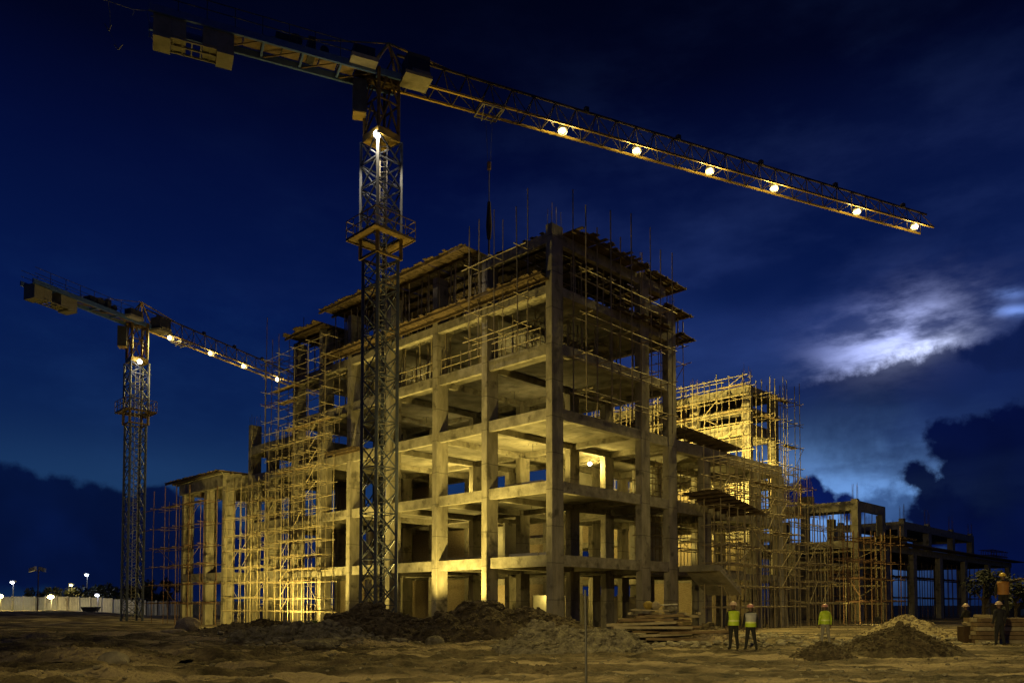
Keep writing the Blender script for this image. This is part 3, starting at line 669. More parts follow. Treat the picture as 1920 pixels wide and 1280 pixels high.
def crane(label, base, zj, tip, back, lamps, collar, cage, pivot, counter, trolley=None, hook=None, bulbs='bulb', mastlamp=None, lamp_r=.23, power=9000, mlp=2600, jh=1.75, msc='x', lean=Vector((0, 0, 0))):
    root = empty('tower_crane', base, label, 'crane')
    o = Vector(base)
    rot = R(-90)
    # mast sections
    z = -1.0; secs = []
    while z < collar-1.2-.1: secs.append((z, min(z+2.6, collar-1.2))); z += 2.6
    for a, b in secs:
        m = lattice(MB(), (0, 0), 1.42, a, b, .17, .055, rot, 2 if b-a > 1.5 else 1, msc, False)
        m.build('mast_section', 'bluesteel', root)
    # ladder inside
    m = MB()
    for dx in (-.2, .2): m.bar((dx+.15, -.1, 0), (dx+.15, -.1, zj-3.5), .05)
    zz = .3
    while zz < zj-3.6: m.bar((-.05, -.1, zz), (.35, -.1, zz), .03); zz += .3
    m.build('ladder', 'palesteel', root)
    # collar: yellow frame, platform, railing
    m = lattice(MB(), (0, 0), 1.66, collar-1.2, collar, .19, .13, rot, 1, 'none')
    m.build('collar_frame', 'dullyellow', root)
    m = MB(); k = 2.0
    cs = [Vector((0, -k, 0)), Vector((k, 0, 0)), Vector((0, k, 0)), Vector((-k, 0, 0))]
    inn = [p*.58 for p in cs]
    for i in range(4):
        p, q, r_, s_ = cs[i], cs[(i+1) % 4], inn[(i+1) % 4], inn[i]
        vs = [(v.x, v.y, zc) for zc in (collar, collar+.07) for v in (p, q, r_, s_)]
        m.add(vs, [(0, 3, 2, 1), (4, 5, 6, 7), (0, 1, 5, 4), (1, 2, 6, 5), (2, 3, 7, 6), (3, 0, 4, 7)])
        m.bar((p.x, p.y, collar-.05), (q.x, q.y, collar-.05), .06, .08)
    m.build('platform', 'dullyellow', root)
    m = MB()
    for i in range(4):
        p, q = cs[i], cs[(i+1) % 4]
        for h in (.55, 1.05): m.bar((p.x, p.y, collar+h), (q.x, q.y, collar+h), .04)
        for j in range(4):
            v = p.lerp(q, j/4); m.bar((v.x, v.y, collar+.07), (v.x, v.y, collar+1.05), .04)
    m.build('railing', 'dullyellow', root)
    # climbing cage, then turntable tower
    m = lattice(MB(), (0, 0), 1.66, collar+.07, cage, .15, .07, rot, 4, 'x'); m.build('climbing_cage', 'bluesteel', root)
    m = MB().obox((0, 0, cage+.2), (.55, .55, 0), (-.55, .55, 0), (0, 0, .2)).tube((0, 0, cage+.4), (0, 0, cage+.55), .7, n=14)
    m.build('slewing_ring', 'yellow', root)
    m = lattice(MB(), (0, 0), 1.4, cage+.35, zj+.1, .17, .08, rot, 2, 'v')
    m.bar((-.9, -.3, zj-.1), (.9, .3, zj-.1), .5, .3); m.build('slewing_tower', 'dullyellow', root)
    # jib axes
    d = (Vector((tip[0], tip[1], 0))-Vector((pivot[0], pivot[1], 0))); Lj = d.length; d.normalize()
    side = Vector((-d.y, d.x, 0)); loc = Vector((pivot[0]-o.x, pivot[1]-o.y, 0))
    def J(l, w_, h): return loc+d*l+side*w_+Vector((0, 0, zj+h))
    nsec = max(6, int(Lj/4.2)); sl = Lj/nsec; W = .62
    for i in range(nsec):
        m = MB(); l0, l1 = i*sl, (i+1)*sl; h0 = jh*(1-.25*l0/Lj); h1 = jh*(1-.25*l1/Lj)
        for w_ in (-W, W): m.bar(J(l0, w_, 0), J(l1, w_, 0), .12)
        m.mi = 1  # shade of the upper chord and diagonals put into their colour
        if i > 0 or True: m.bar(J(max(l0, .9), 0, h0), J(l1, 0, h1), .12)
        q = 3
        for j in range(q):
            a, b = l0+(l1-l0)*j/q, l0+(l1-l0)*(j+1)/q; mm = (a+b)/2; hm = jh*(1-.25*mm/Lj)
            for w_ in (-W, W): m.bar(J(a, w_, 0), J(mm, 0, hm), .05); m.bar(J(b, w_, 0), J(mm, 0, hm), .05)
            m.bar(J(a, -W, 0), J(a, W, 0), .05); m.bar(J(a, -W, 0), J(b, W, 0), .04)
        m.build('jib_section', ['yellow', 'jibshade'], root)
    # pendant lamps and brackets on the top chord
    for l in np.arange(.3, .98, .16)*Lj: MB().obox(J(l, 0, jh*(1-.25*l/Lj)+.15), d*.14, side*.14, Vector((0, 0, .16))).build('chord_bracket', 'dark', root)
    # head frame over the pivot
    m = MB(); apex = J(.4, 0, jh+.55)
    for (l, w_) in ((-1.0, -.6), (-1.0, .6), (1.2, -.6), (1.2, .6)): m.bar(J(l, w_, 0), apex, .11)
    m.bar(apex, J(sl, 0, jh*.97), .09); m.bar(apex, J(-counter*.62, 0, .4), .05); m.build('head_frame', 'yellow', root)
    # counter jib
    m = MB()
    for w_ in (-.75, .75): m.bar(J(.9, w_, -.05), J(-counter-.5, w_, -.05), .14, .38)
    for l in np.arange(.4, counter, 2.1): m.bar(J(-l, -.8, -.05), J(-l, .8, -.05), .12, .2)
    m.build('counter_jib', 'blue', root)
    m = MB()
    l = .6
    while l < counter-3.6: m.obox(J(-l-.48, 0, .17), d*.47, side*.6, Vector((0, 0, .015))); l += 1.02
    for l in np.arange(.4, counter-3.6, 2.1): m.bar(J(-l, -.7, -.12), J(-l-2.0, .7, -.12), .06)
    m.build('walkway', 'timber', root)
    m = MB()
    for w_ in (-.85, .85):
        for h in (.6, 1.1): m.bar(J(-1.2, w_, h), J(-counter-.4, w_, h), .035)
        for l in np.arange(1.2, counter+.3, 1.4): m.bar(J(-l, w_, .1), J(-l, w_, 1.1), .035)
    m.build('railing', 'dark', root)
    # winch and boxes
    m = MB(); c0 = J(-counter*.42, 0, .55); m.tube(c0-side*.55, c0+side*.55, .36, n=12); m.obox(c0-d*.7+Vector((0, 0, -.05)), d*.35, side*.45, Vector((0, 0, .3)))
    m.obox(c0+d*.9, d*.2, side*.5, Vector((0, 0, .5))); m.tube(c0+d*1.6-side*.4, c0+d*1.6+side*.4, .25, n=10); m.build('winch', 'dark', root)
    m = MB().obox(J(-1.35, -.95 if True else 0, .05), d*.75, side*.55, Vector((0, 0, .12))); m.build('cabinet_floor', 'palesteel', root)
    m = MB().obox(J(-1.35, -.95, .47), d*.6, side*.42, Vector((0, 0, .29))); m.build('electric_cabinet', 'dark', root)
    # operator's cab with floor
    cb = MB(); cc = J(1.7, -1.15, .0)
    cb.obox(cc+Vector((0, 0, .33)), d*.66, side*.60, Vector((0, 0, .58))); cab = cb.build('cab', 'dark', root)
    m = MB().obox(cc+Vector((0, 0, -.33)), d*.80, side*.70, Vector((0, 0, .09))); m.obox(cc+Vector((0, 0, -.12))+d*.15, d*.55, side*.66, Vector((0, 0, .1))); m.build('cab_floor', 'weight', cab)
    m = MB().obox(cc+d*.67+Vector((0, 0, .45)), d*.012, side*.5, Vector((0, 0, .38))); m.build('window', 'blue', cab)
    # access box at the back of the slewing tower
    m = MB().obox(Vector((-1.25, -.25, zj-1.3)), Vector((.38, .1, 0)), Vector((-.1, .42, 0)), Vector((0, 0, .95))); bx = m.build('access_box', 'dark', root)
    m = MB().obox(Vector((-1.25, -.25, zj-2.3)), Vector((.36, .1, 0)), Vector((-.1, .4, 0)), Vector((0, 0, .04))); m.build('box_floor', 'yellow', bx)
    # counterweights
    for i, (l, w_, hh) in enumerate(((counter-.15, .42, .62), (counter-.95, .36, .85), (counter-2.5, .36, .85), (counter-3.25, .42, .62))):
        m = MB().obox(J(-l, 0, -.75 if hh < .8 else -.55), d*w_, side*.66, Vector((0, 0, .62 if hh < .8 else .60))); m.build('counterweight', 'weight', root)
    m = MB()
    for w_ in (-.6, 0, .6): m.bar(J(-counter+.4, w_, -1.22), J(-counter+3.0, w_, -1.22), .09)
    for l in np.arange(.7, 2.8, .45): m.bar(J(-counter+l, -.6, -1.2), J(-counter+l, .6, -1.2), .07)
    m.build('weight_tray', 'weight', root)
    # lights along the jib
    for i, (px, py) in enumerate(lamps):
        p = onplane(px, py, zj-.22); q = p-o
        hz = MB().ball(q+Vector((0, .05, .16)), lamp_r*1.35, 12, 8, (1, 1, .8), half=True); hz.bar(q+Vector((0, 0, .3)), q+Vector((0, 0, .6)), .06)
        fl = hz.build('floodlight', 'plastic', root)
        MB().ball(q+Vector((0, 0, -.02)), lamp_r*1.3, 18, 10, (1, .9, .8)).build('glow_shell', 'halo', fl, True)  # glowing ball around the lens imitates the lamp's halo
        MB().ball(q+Vector((0, -lamp_r*.62, -.06)), lamp_r*.72, 14, 10).build('lens', 'bulbw' if (i == len(lamps)-1 and bulbs == 'bulb') else bulbs, fl, True)
        lamp(p+Vector((0, 0, -.5)), power[i] if isinstance(power, (list, tuple)) else power, WARM if i < len(lamps)-1 else WARMW, target=p+Vector((0, -7.5, -10)), angle=118, blend=.8, rad=.2)
        for sg in (-1, 1):                                          # spill on the chords beside the lamp
            lamp(p+d*(.7*sg)+Vector((0, 0, -.22)), 48, WARMW, rad=.06)
    if mastlamp:
        q = Vector(mastlamp)-o
        fl = MB().tube(q+Vector((0, .12, 0)), q+Vector((0, .42, .1)), .2, .12, 10).build('floodlight', 'plastic', root)
        MB().ball(q, .2, 14, 10).build('lens', 'bulbw', fl, True)
        lamp(Vector(mastlamp)+Vector((.05, -.45, -.05)), mlp, (1, .80, .48), target=Vector(mastlamp)+Vector((.15, .42, -3)), angle=84, rad=.12)
    # trolley, ropes, hook
    if trolley:
        tp = onplane(trolley[0], trolley[1], zj-.15)-o; l = (tp-loc).dot(d)
        m = MB()
        for w_ in (-.7, .7): m.bar(J(l-.7, w_, -.2), J(l+.7, w_, -.2), .08)
        for k_ in (-.7, 0, .7): m.bar(J(l+k_, -.75, -.22), J(l+k_, .75, -.22), .07)
        m.bar(J(l-.6, -.7, -.2), J(l-.3, .5, -.5), .06); m.bar(J(l+.6, -.7, -.2), J(l+.3, .5, -.5), .06); m.build('trolley', 'palesteel', root)
        if hook:
            h1, h2, h3 = hook; m = MB(); c0 = J(l, 0, 0)
            for dx in (-.22, .22): m.tube((c0.x+dx, c0.y, zj-.3), (c0.x+dx*.35, c0.y, h1), .012, n=5)
            m.tube((c0.x, c0.y, h1), (c0.x, c0.y, h3), .03, n=6); m.build('hoist_rope', 'dark', root)
            MB().tube((c0.x, c0.y, h1-.1), (c0.x, c0.y, h1-.55), .13, n=8).build('rope_clamp', 'rust', root)
            m = MB(); m.tube((c0.x, c0.y, h2), (c0.x, c0.y, h2-1.5), .10, .19, 8)
            m.tube((c0.x, c0.y, h2-1.5), (c0.x, c0.y, h2-2.3), .19, .12, 8); m.tube((c0.x, c0.y, h2-2.3), (c0.x, c0.y, h3), .06, n=6); m.build('hook_block', 'darkrust', root)
    return root, J, d
random.seed(5)
ZJ = 32.25
pv = onplane(716, 150, ZJ); tip = onplane(1738, 432, ZJ)
base1 = Vector((pv.x, pv.y, 0))
c1, J1, d1 = crane('nearest tower crane, dark lattice mast before the building, six lamps along its jib', base1, ZJ, tip, None,
      [(1055, 246), (1194, 283), (1331, 321), (1452, 353), (1607, 397), (1715, 425)], 22.75, 28.5, pv, 11.9, (915, 213), (29.0, 26.4, 23.1),
      mastlamp=at(707, 252, pv.y-.95), power=(700, 3000, 9000, 12000, 13000, 11000))
# loose cable trailing off the counter jib
m = MB(); e = J1(-12.3, .3, .5)
g = lambda px, py: at(px, py, 41.0)-base1
m.poly([e, g(250, 18), g(205, 3), g(170, -8)], .02, 5)
for (a, b) in (((203, 3), (206, 60)), ((250, 17), (248, 30)), ((276, 24), (280, 70))): m.poly([g(*a), g((a[0]+b[0])/2+2, (a[1]+b[1])/2), g(*b)], .018, 5)
m.poly([g(196, 45), g(204, 58), g(209, 47)], .03, 5); m.poly([g(214, 84), g(222, 93), g(230, 84)], .03, 5); m.poly([g(222, 93), g(206, 60)], .008, 4)
m.poly([g(280, 66), g(292, 78), g(296, 94)], .03, 5); m.build('loose_cable', 'palesteel', c1)
pv2 = onplane(258, 608, 28.4)
base2 = Vector((pv2.x, pv2.y, 0)); base2.z = 0
la, lb = onplane(320, 633, 28.2), onplane(521, 711, 28.2); dd = (lb-la).normalized(); tip2 = pv2+dd*28
c2, J2, d2 = crane('distant tower crane on the far left with four lamps on its short jib', base2, 28.4, tip2, None,
      [(320, 633), (396, 662), (458, 686), (521, 711)], 19.9, 24.6, pv2, 10.6, (345, 642), None, power=2500, mlp=450, lamp_r=.26, mastlamp=at(262, 678, pv2.y-.9))

# ------------------------------------------------------------------ flood and work lights seen by their glow, plus added ones
def floodlight(label, pos, target, power, colour=WARM, angle=150, bulb='bulb', size=.18, rad=.12):
    p = Vector(pos); root = empty('floodlight', p, label, 'lamp'); d = (Vector(target)-p).normalized()
    u = d.cross(Vector((0, 0, 1))).normalized(); v = u.cross(d)
    MB().obox(-d*.09, d*.07, u*size*1.3, v*size).build('housing', 'plastic', root)
    MB().obox(d*.0, d*.012, u*size*1.15, v*size*.85).build('lens', bulb, root)
    m = MB(); h = max(.3, p.z-float(gh(p.x, p.y))) if p.z < 3 else .5
    for dx in (-.22, .22): m.tube(u*dx*.3-d*.1, u*dx*1.4-d*.1+Vector((0, 0, -h)), .02, n=5)
    m.tube(-d*.1, -d*.5+Vector((0, 0, -h)), .02, n=5); m.build('stand', 'dark', root)
    lamp(p+d*.12, power, colour, p+d*5, angle, .5, rad)
def bulblamp(label, pos, power, colour=WARM, up=.5, bulb='bulbdim', r=.11):
    p = Vector(pos); root = empty('work_lamp', p, label, 'lamp')
    MB().ball((0, 0, 0), r, 12, 8).build('bulb', bulb, root, True)
    m = MB(); m.tube((0, 0, r*.8), (0, 0, r*1.7), r*.5, n=8); m.tube((0, 0, r*1.7), (0, 0, up), .015, n=5); m.build('holder', 'plastic', root)
    lamp(p+Vector((0, 0, -r*1.6)), power, colour, rad=r)
floodlight('ground floodlight behind the big soil mound, aimed up at the second column', B(-2.1, 7.2, .75), B(-.9, 6.9, 9.0), 5200, angle=136)
floodlight('ground floodlight among the weeds at the foot of the dense left scaffold', B(-4.8, 21.9, .40), B(-1.0, 23.5, 8.5), 4600, angle=140)
floodlight('ground floodlight left of the mast foot, behind the broken crust', B(-4.0, 14.6, .5), B(-1.0, 14.5, 9), 1100, angle=140)
floodlight('flood lamp on the wing roof facing the lit rear tower', B(26.5, 10.4, S3+.5), B(35, 13, 19.0), 13000, WARM, 165)
floodlight('flood lamp on the roof edge at the inner corner of the wing', B(29.5, 8.6, S3+.4), B(35, 8, 19.0), 3000, WARM, 165)
floodlight('flood lamp low in the yard between the building and the rear tower', B(24.0, 17.0, 1.2), B(35, 15, 8), 2000, WARM, 165)
floodlight('flood lamp low in the yard facing the brick infilled frame', B(20.0, 34.0, 1.0), B(27, 38, 7), 3800, WARM, 165)
floodlight('flood lamp standing on the second floor of the wing', B(20.0, 6.6, S2+.5), B(20, 3.0, S3), 900, WARM, 170)
floodlight('flood lamp standing on the first floor of the wing', B(20.5, 6.4, S1+.5), B(20, 3.0, S2), 450, WARM, 170)
floodlight('flood lamp standing on the second floor behind the second column', B(5.6, 6.8, S2+.45), B(4.5, 6.6, S3), 1100, WARM, 175)
floodlight('flood lamp standing on the second floor left of the mast', B(7.0, 16.2, S2+.45), B(6, 15.5, S3), 1500, WARM, 175)
floodlight('small added fill lamp on the third floor behind the second column', B(6.0, 7.0, S3+.3), B(5.5, 6.8, S4), 150, WARM, 175)  # this and the next small lamps are added to brighten the upper storeys
floodlight('small added fill lamp on the third floor left of the mast', B(6.5, 16.8, S3+.3), B(5.5, 16.5, S4), 130, WARM, 175)
floodlight('small added fill lamp on the fourth floor behind the second column', B(5.5, 8.2, S4+.3), B(5, 8, S5), 130, WARM, 175)
floodlight('small added fill lamp on the fourth floor left of the mast', B(6.0, 18.0, S4+.3), B(5, 18, S5), 110, WARM, 175)
floodlight('small added fill lamp on the top floor under the roof deck', B(5.0, 12.0, S5+.3), B(4, 12, RF), 130, WARM, 175)
floodlight('flood lamp standing on the first floor behind the corner bay', B(8.0, 5.6, S1+.3), B(9.5, 4.5, S2), 900, WARM, 175)
floodlight('flood lamp standing on the first floor left of the mast', B(8.0, 16.8, S1+.4), B(8, 16, S2), 800, WARM, 175)
floodlight('flood lamp on the ground turned toward the low right frame', B(36.0, -4.0, .55), B(52, 4, 7.0), 900, WARM, 120)
floodlight('flood lamp on the end of the wing roof turned toward the low right frame', B(27.9, 4.6, S3+.5), B(53, 8, 8.5), 6500, WARM, 62)
lp = at(1106, 869, 55.0); lt, ls = tohere(lp)
bulblamp('glowing work lamp hanging under the third slab behind the corner column', (lp.x, lp.y, min(lp.z, S3-.75)), 650, bulb='bulb', r=.14)
bulblamp('work lamp on the ground floor at the back', B(14.0, 11.8, 3.0), 260)
lamp(B(-6.0, 3.5, 1.0), 8000, WARM, B(0, 4.5, 14.5), 78, .8, .15)  # added beams without fixtures, brightening the left front and annex
lamp(B(-5.5, 17.0, 1.0), 5000, WARM, B(0, 18.0, 14.5), 78, .8, .15)
lamp(B(-4.6, 22.6, 1.0), 800, WARM, rad=.15)
lamp(B(-6.5, 24.5, 1.3), 5200, WARM, B(-2.2, 39, 6.0), 84, .8, .15)
# unseen spot lights added behind the camera to light the foreground, no mast
lamp((-7, -5, 9), 7000, (1, .75, .24), (-7, 34, -4.5), 44, 1.0, .3)
lamp((-7, -5, 9), 24000, (1, .75, .24), (14, 36, -1.2), 48, 1.0, .3)

# pale board screen behind the ground floor
scr = empty('board_screen', B(19, 12.5), 'pale board screen seen through the ground floor behind the corner column', 'screen', ANG)
for i in range(9):
    MB().box(-7+i*1.5, -5.53+i*1.5, -.03, .03, 0, 2.4+.15*(i % 2)).build('panel', 'sheet', scr)
MB().box(-7, 6.5, .03, .1, 1.1, 1.2).build('rail', 'timber', scr)

# ------------------------------------------------------------------ mounds and heaps
def mound(name, label, cat, cx, cy, rx, ry, h, mat, seed, rz=0, rough=.25, clods=160, peak=1.0, step=.12, clod=(.04, .13), extra=()):
    """heap with an uneven surface, its skirt below the ground"""
    root_z = float(gh(cx, cy)); n1 = int(2*rx/step); n2 = int(2*ry/step)
    u = np.linspace(-1.12, 1.12, n1); v = np.linspace(-1.12, 1.12, n2); U, V = np.meshgrid(u, v)
    X, Y = U*rx, V*ry
    def hf(X, Y):
        U, V = X/rx, Y/ry
        wob = 1+.35*fbm(U*1.6+seed, V*1.6+seed*2, 3, seed)
        r = np.sqrt(U**2+V**2)*wob
        base = np.clip(1-r, -.3, 1)
        z = h*(np.sign(base)*np.abs(base)**peak)*1.15
        z = z+h*rough*2*fbm(X*.9+seed, Y*.9, 4, seed+3)*np.clip(base*3, 0, 1)+.14*fbm(X*3.2, Y*3.2+seed, 3, seed+5)*np.clip(base*5, 0, 1)
        return z
    for (ex, ey, er, eh) in extra: pass
    Z = hf(X, Y); Z = np.where(Z < -.25, -.25, Z)
    c_, s_ = math.cos(rz), math.sin(rz)
    m = MB(); pts = np.stack([X*c_-Y*s_, X*s_+Y*c_, Z], -1).reshape(-1, 3)
    fs = []
    for j in range(n2-1):
        for i in range(n1-1):
            a = j*n1+i
            if max(Z[j, i], Z[j, i+1], Z[j+1, i], Z[j+1, i+1]) > -.2: fs.append((a, a+1, a+n1+1, a+n1))
    m.add(pts.tolist(), fs)
    rng = random.Random(seed)
    for _ in range(clods):
        a = rng.random()*6.283; q = rng.random()**.6*1.0; x, y = q*rx*math.cos(a), q*ry*math.sin(a)
        z = float(hf(np.array(x), np.array(y)))
        if z < -.12: continue
        r_ = rng.uniform(*clod)*rng.choice((1, 1, 1, 1.7)); m.rock((x*c_-y*s_, x*s_+y*c_, z+r_*.12), r_, (1, rng.uniform(.6, 1), rng.uniform(.4, .8)), rng)
    o = m.build(name, mat); o.location = (cx, cy, root_z); return tag(o, label, cat)
def place(px, py, Y): p = at(px, py, Y); return p.x, p.y
x, y = place(915, 1180, 38.5); mound('soil_mound', 'biggest dark soil mound, in front of the crane mast and second column', 'mound', x, y, 5.4, 3.2, 1.70, 'darksoil', 11, 0, .34, 800, .75, clod=(.04, .17))
x, y = place(1010, 1180, 38.0); mound('soil_mound', 'right shoulder of dark soil running down toward the thin iron rod', 'mound', x, y, 3.6, 2.2, 1.35, 'darksoil', 14, 0, .3, 380, .8)
x, y = place(690, 1185, 40.0); mound('soil_mound', 'broken crust of dark soil left of the biggest mound, at the foot of the mast', 'mound', x, y, 3.3, 2.4, 1.25, 'darksoil', 23, 0, .3, 260, .8, clod=(.06, .22))
x, y = place(560, 1195, 37.0); mound('soil_mound', 'low ragged soil bank of pale slabs in the left middle', 'mound', x, y, 4.6, 2.4, .85, 'ash', 31, .1, .4, 320, .7, clod=(.06, .24))
x, y = place(495, 1172, 49.0); mound('soil_mound', 'low dark soil bank in front of the lit weeds', 'mound', x, y, 4.2, 2.2, .62, 'darksoil', 37, 0, .3, 160, .7)
x, y = place(1065, 1215, 29.2); mound('spoil_heap', 'low grey spoil heap in front of the biggest mound, crossed by the iron rod', 'heap', x, y, 3.1, 1.9, .95, 'ash', 41, 0, .5, 520, .7, .07, clod=(.025, .13))
x, y = place(1700, 1185, 42.0); mound('sand_heap', 'pale lit sand heap with a pointed top, behind the dark heap on the right', 'heap', x, y, 2.6, 2.0, 1.0, 'sand', 47, 0, .16, 420, 1.0, .08, clod=(.03, .09))
x, y = place(1690, 1222, 27.2); mound('soil_heap', 'large dark peaked soil heap at the right, nearest the camera', 'heap', x, y, 2.0, 1.5, .82, 'darksoil', 53, 0, .2, 700, 1.0, .06, clod=(.02, .085))
x, y = place(1543, 1226, 25.8); mound('soil_heap', 'small dark soil heap at the feet of the lone man in grey trousers', 'heap', x, y, 1.05, .9, .48, 'darksoil', 59, 0, .25, 320, 1.0, .05, clod=(.02, .06))
x, y = place(1612, 1203, 32.5); mound('soil_heap', 'low greyish soil heap between the small and the large dark heaps', 'heap', x, y, .95, .8, .46, 'ash', 61, 0, .2, 160, .9, .06, clod=(.02, .06))
x, y = place(1800, 1192, 40.0); mound('spoil_heap', 'thin scatter of pale spoil beside the timber stack', 'heap', x, y, 1.6, .9, .35, 'sand', 67, 0, .3, 120, .8, .08)
x, y = place(1330, 1188, 36.0); mound('soil_heap', 'sloping soil at the right end of the plank pile', 'heap', x, y, 1.6, 1.4, .75, 'soil', 71, 0, .2, 160, .9, .08)
x, y = place(170, 1232, 25.0); mound('soil_mound', 'long low soil ridge at the left edge of the foreground', 'mound', x, y, 2.6, 1.2, .42, 'soil', 73, .05, .3, 160, .8, .08, clod=(.02, .08))
x, y = place(930, 1262, 20.5); mound('soil_mound', 'low dark hump of soil in the foreground below the grey spoil', 'mound', x, y, 2.4, .9, .26, 'darksoil', 79, .05, .3, 120, .8, .07, clod=(.02, .06))
# boulders
def boulder(label, px, py, r, mat='stone', sq=(1, .8, .7), seed=1):
    rng = random.Random(seed); p = gpix(px, py); bm = bmesh.new(); bmesh.ops.create_icosphere(bm, subdivisions=3, radius=r)
    for v in bm.verts:
        n = v.co.normalized(); k = 1+.5*float(fbm(np.array(n.x*1.6+seed), np.array(n.y*1.6+n.z*2), 4, seed)); v.co = Vector((v.co.x*sq[0]*k, v.co.y*sq[1]*k, v.co.z*sq[2]*k))
    me_ = bpy.data.meshes.new('boulder'); bm.to_mesh(me_); bm.free(); me_.materials.append(MAT[mat])
    o = bpy.data.objects.new('boulder', me_); col.objects.link(o); o.location = p+Vector((0, 0, r*sq[2]*.45)); tag(o, label, 'boulder')
boulder('smooth pale boulder half buried in the left foreground', 213, 1240, .42, seed=3)
boulder('jagged lit boulder left of the weeds, by the annex foot', 352, 1183, .75, 'sand', (1.1, .8, .9), 5)
boulder('flat lit stone left of the jagged boulder', 325, 1188, .5, 'sand', (1.5, .9, .35), 8)
boulder('flat pale slab of stone at the left end of the broken crust', 600, 1215, .55, 'ash', (1.5, .8, .4), 9)
boulder('round rock at the foot of the biggest mound', 815, 1208, .42, 'ash', (1, .8, .8), 12)
# loose stones over the ground: beyond counting
rng = random.Random(3); m = MB()
for _ in range(2600):
    yy = 16.5+rng.random()**1.5*38; xx = rng.uniform(-.72, .72)*yy
    r_ = rng.choice((.015, .02, .03, .03, .045, .07))*(1.6 if xx < -2 and rng.random() < .25 else 1)
    m.rock((xx, yy, float(gh(xx, yy))+r_*.2), r_, (1, .8, .6), rng)
tag(m.build('loose_stones', 'ash'), 'small stones and clods scattered over the dirt ground', 'stones', kind='stuff')
rng = random.Random(4); m = MB()
for _ in range(1500):
    a = rng.gauss(0, 1); xx, yy = place(rng.choice((470, 560, 640, 720, 800, 1000, 1150, 1180, 1250, 1350, 1420, 1490, 1800)), 1200, rng.uniform(31, 46)); xx += rng.gauss(0, 1.3)
    r_ = rng.choice((.05, .08, .08, .12, .12, .18, .26)); m.rock((xx, yy, float(gh(xx, yy))+r_*.25), r_, (1, .75, .4), rng)
tag(m.build('rubble', 'stone'), 'rubble of broken crust and clods between the mounds', 'rubble', kind='stuff')

# ------------------------------------------------------------------ timber piles
def plank(px, py, Y, l, w_, h, rz, label, dz=0, tilt=0, mat='timber', z=None):
    p = at(px, py, Y); o = MB().box(-l/2, l/2, -w_/2, w_/2, 0, h).build('plank', mat)
    o.location = (p.x, p.y, p.z if z is None else z); o.rotation_euler = (0, tilt, rz); tag(o, label, 'plank', 'planks in the middle pile'); return o
random.seed(17)
pc_ = gpix(1240, 1200); YB = 36.0; pc_ = G(at(1240, 1190, YB).x, YB)
lay = [(.05, 6.2), (.22, 5.8), (.39, 5.0), (.56, 5.2), (.73, 4.2), (.90, 4.4), (1.07, 3.2)]
for i, (z_, wd) in enumerate(lay):
    for k in range(3):
        l = wd*random.uniform(.45, .75); xo = random.uniform(-.28, .28)*wd; yo = -.9+k*.75+random.uniform(-.2, .2)+.12*i
        o = MB().box(-l/2, l/2, -.28, .28, 0, .11).build('plank', 'timber' if random.random() < .75 else 'bamboo')
        o.location = (pc_.x+xo, pc_.y+yo, pc_.z+z_+random.uniform(-.02, .02)); o.rotation_euler = (random.uniform(-.04, .04), random.uniform(-.05, .05), random.uniform(-.12, .12))
        tag(o, 'rough dark plank lying in the untidy pile right of the biggest mound', 'plank', 'planks in the untidy pile')
for k, (dx, dy) in enumerate(((-1.4, -.4), (.9, -.2), (-.2, .3), (1.7, .1))):
    o = MB().box(-.06, .06, -.7, .7, 0, .10).build('plank', 'bamboo'); o.location = (pc_.x+dx, pc_.y+dy, pc_.z+1.20); o.rotation_euler = (0, 0, random.uniform(-.3, .3))
    tag(o, 'short pale batten across the top of the untidy plank pile', 'batten', 'battens on the plank pile')
o = MB().box(-.85, .85, -.2, .2, 0, .06).build('plank', 'bamboo'); o.location = (pc_.x-.5, pc_.y+.1, pc_.z+1.36); o.rotation_euler = (0, .03, .05); tag(o, 'long pale board lying on top of the plank pile', 'plank')
o = MB().box(-.35, .35, -.2, .2, 0, .05).build('plank', 'sheet'); o.location = (pc_.x+.35, pc_.y+.05, pc_.z+1.62); o.rotation_euler = (0, -.05, .1); tag(o, 'small pale board lying topmost on the plank pile', 'plank')
o = MB().rock((0, 0, 0), .35, (1.2, .8, .5)).build('rubble_lump', 'ash'); o.location = (pc_.x+.45, pc_.y+.1, pc_.z+1.46); tag(o, 'grey lump between the boards on top of the plank pile', 'rubble')
for k, (dx, mm, lb) in enumerate(((-.55, 'sackyel', 'yellow plastic sack slumped on top of the plank pile'), (-.20, 'sand', 'pale sack beside the yellow sack on the plank pile'))):
    bm = bmesh.new(); bmesh.ops.create_icosphere(bm, subdivisions=3, radius=.20)
    for v in bm.verts:
        v.co.z = v.co.z*1.05-.05*v.co.x**2; kx = 1+.25*math.sin(v.co.z*14+k)*.5+.12*math.sin(v.co.x*20+v.co.y*17); v.co.x *= kx; v.co.y *= kx
        if v.co.z < -.2: v.co.z = -.2
    me_ = bpy.data.meshes.new('sack'); bm.to_mesh(me_); bm.free(); me_.materials.append(MAT[mm]); 
    for pol in me_.polygons: pol.use_smooth = True
    o = bpy.data.objects.new('sack', me_); col.objects.link(o); o.location = (pc_.x+dx, pc_.y+.25, pc_.z+1.60); tag(o, lb, 'sack')
# stacked beams at the far right
ST = at(1888, 1205, 35.2); ST = G(ST.x, ST.y)
stk = empty('timber_stack', ST, 'neat stack of long timber beams at the right edge, behind the man in dark clothes', 'timber')
for i in range(6):
    for k in range(4):
        xo = random.uniform(-.12, .12); MB().box(-1.55+xo, 2.6+xo, -.6+k*.3, -.33+k*.3, .02+i*.19, .02+i*.19+.165).build('timber_beam', 'timber' if (i+k) % 3 else 'bamboo', stk)
for dx in (-1.1, 1.2): MB().box(dx, dx+.12, -.65, .6, 1.16, 1.28).build('timber_beam', 'bamboo', stk)
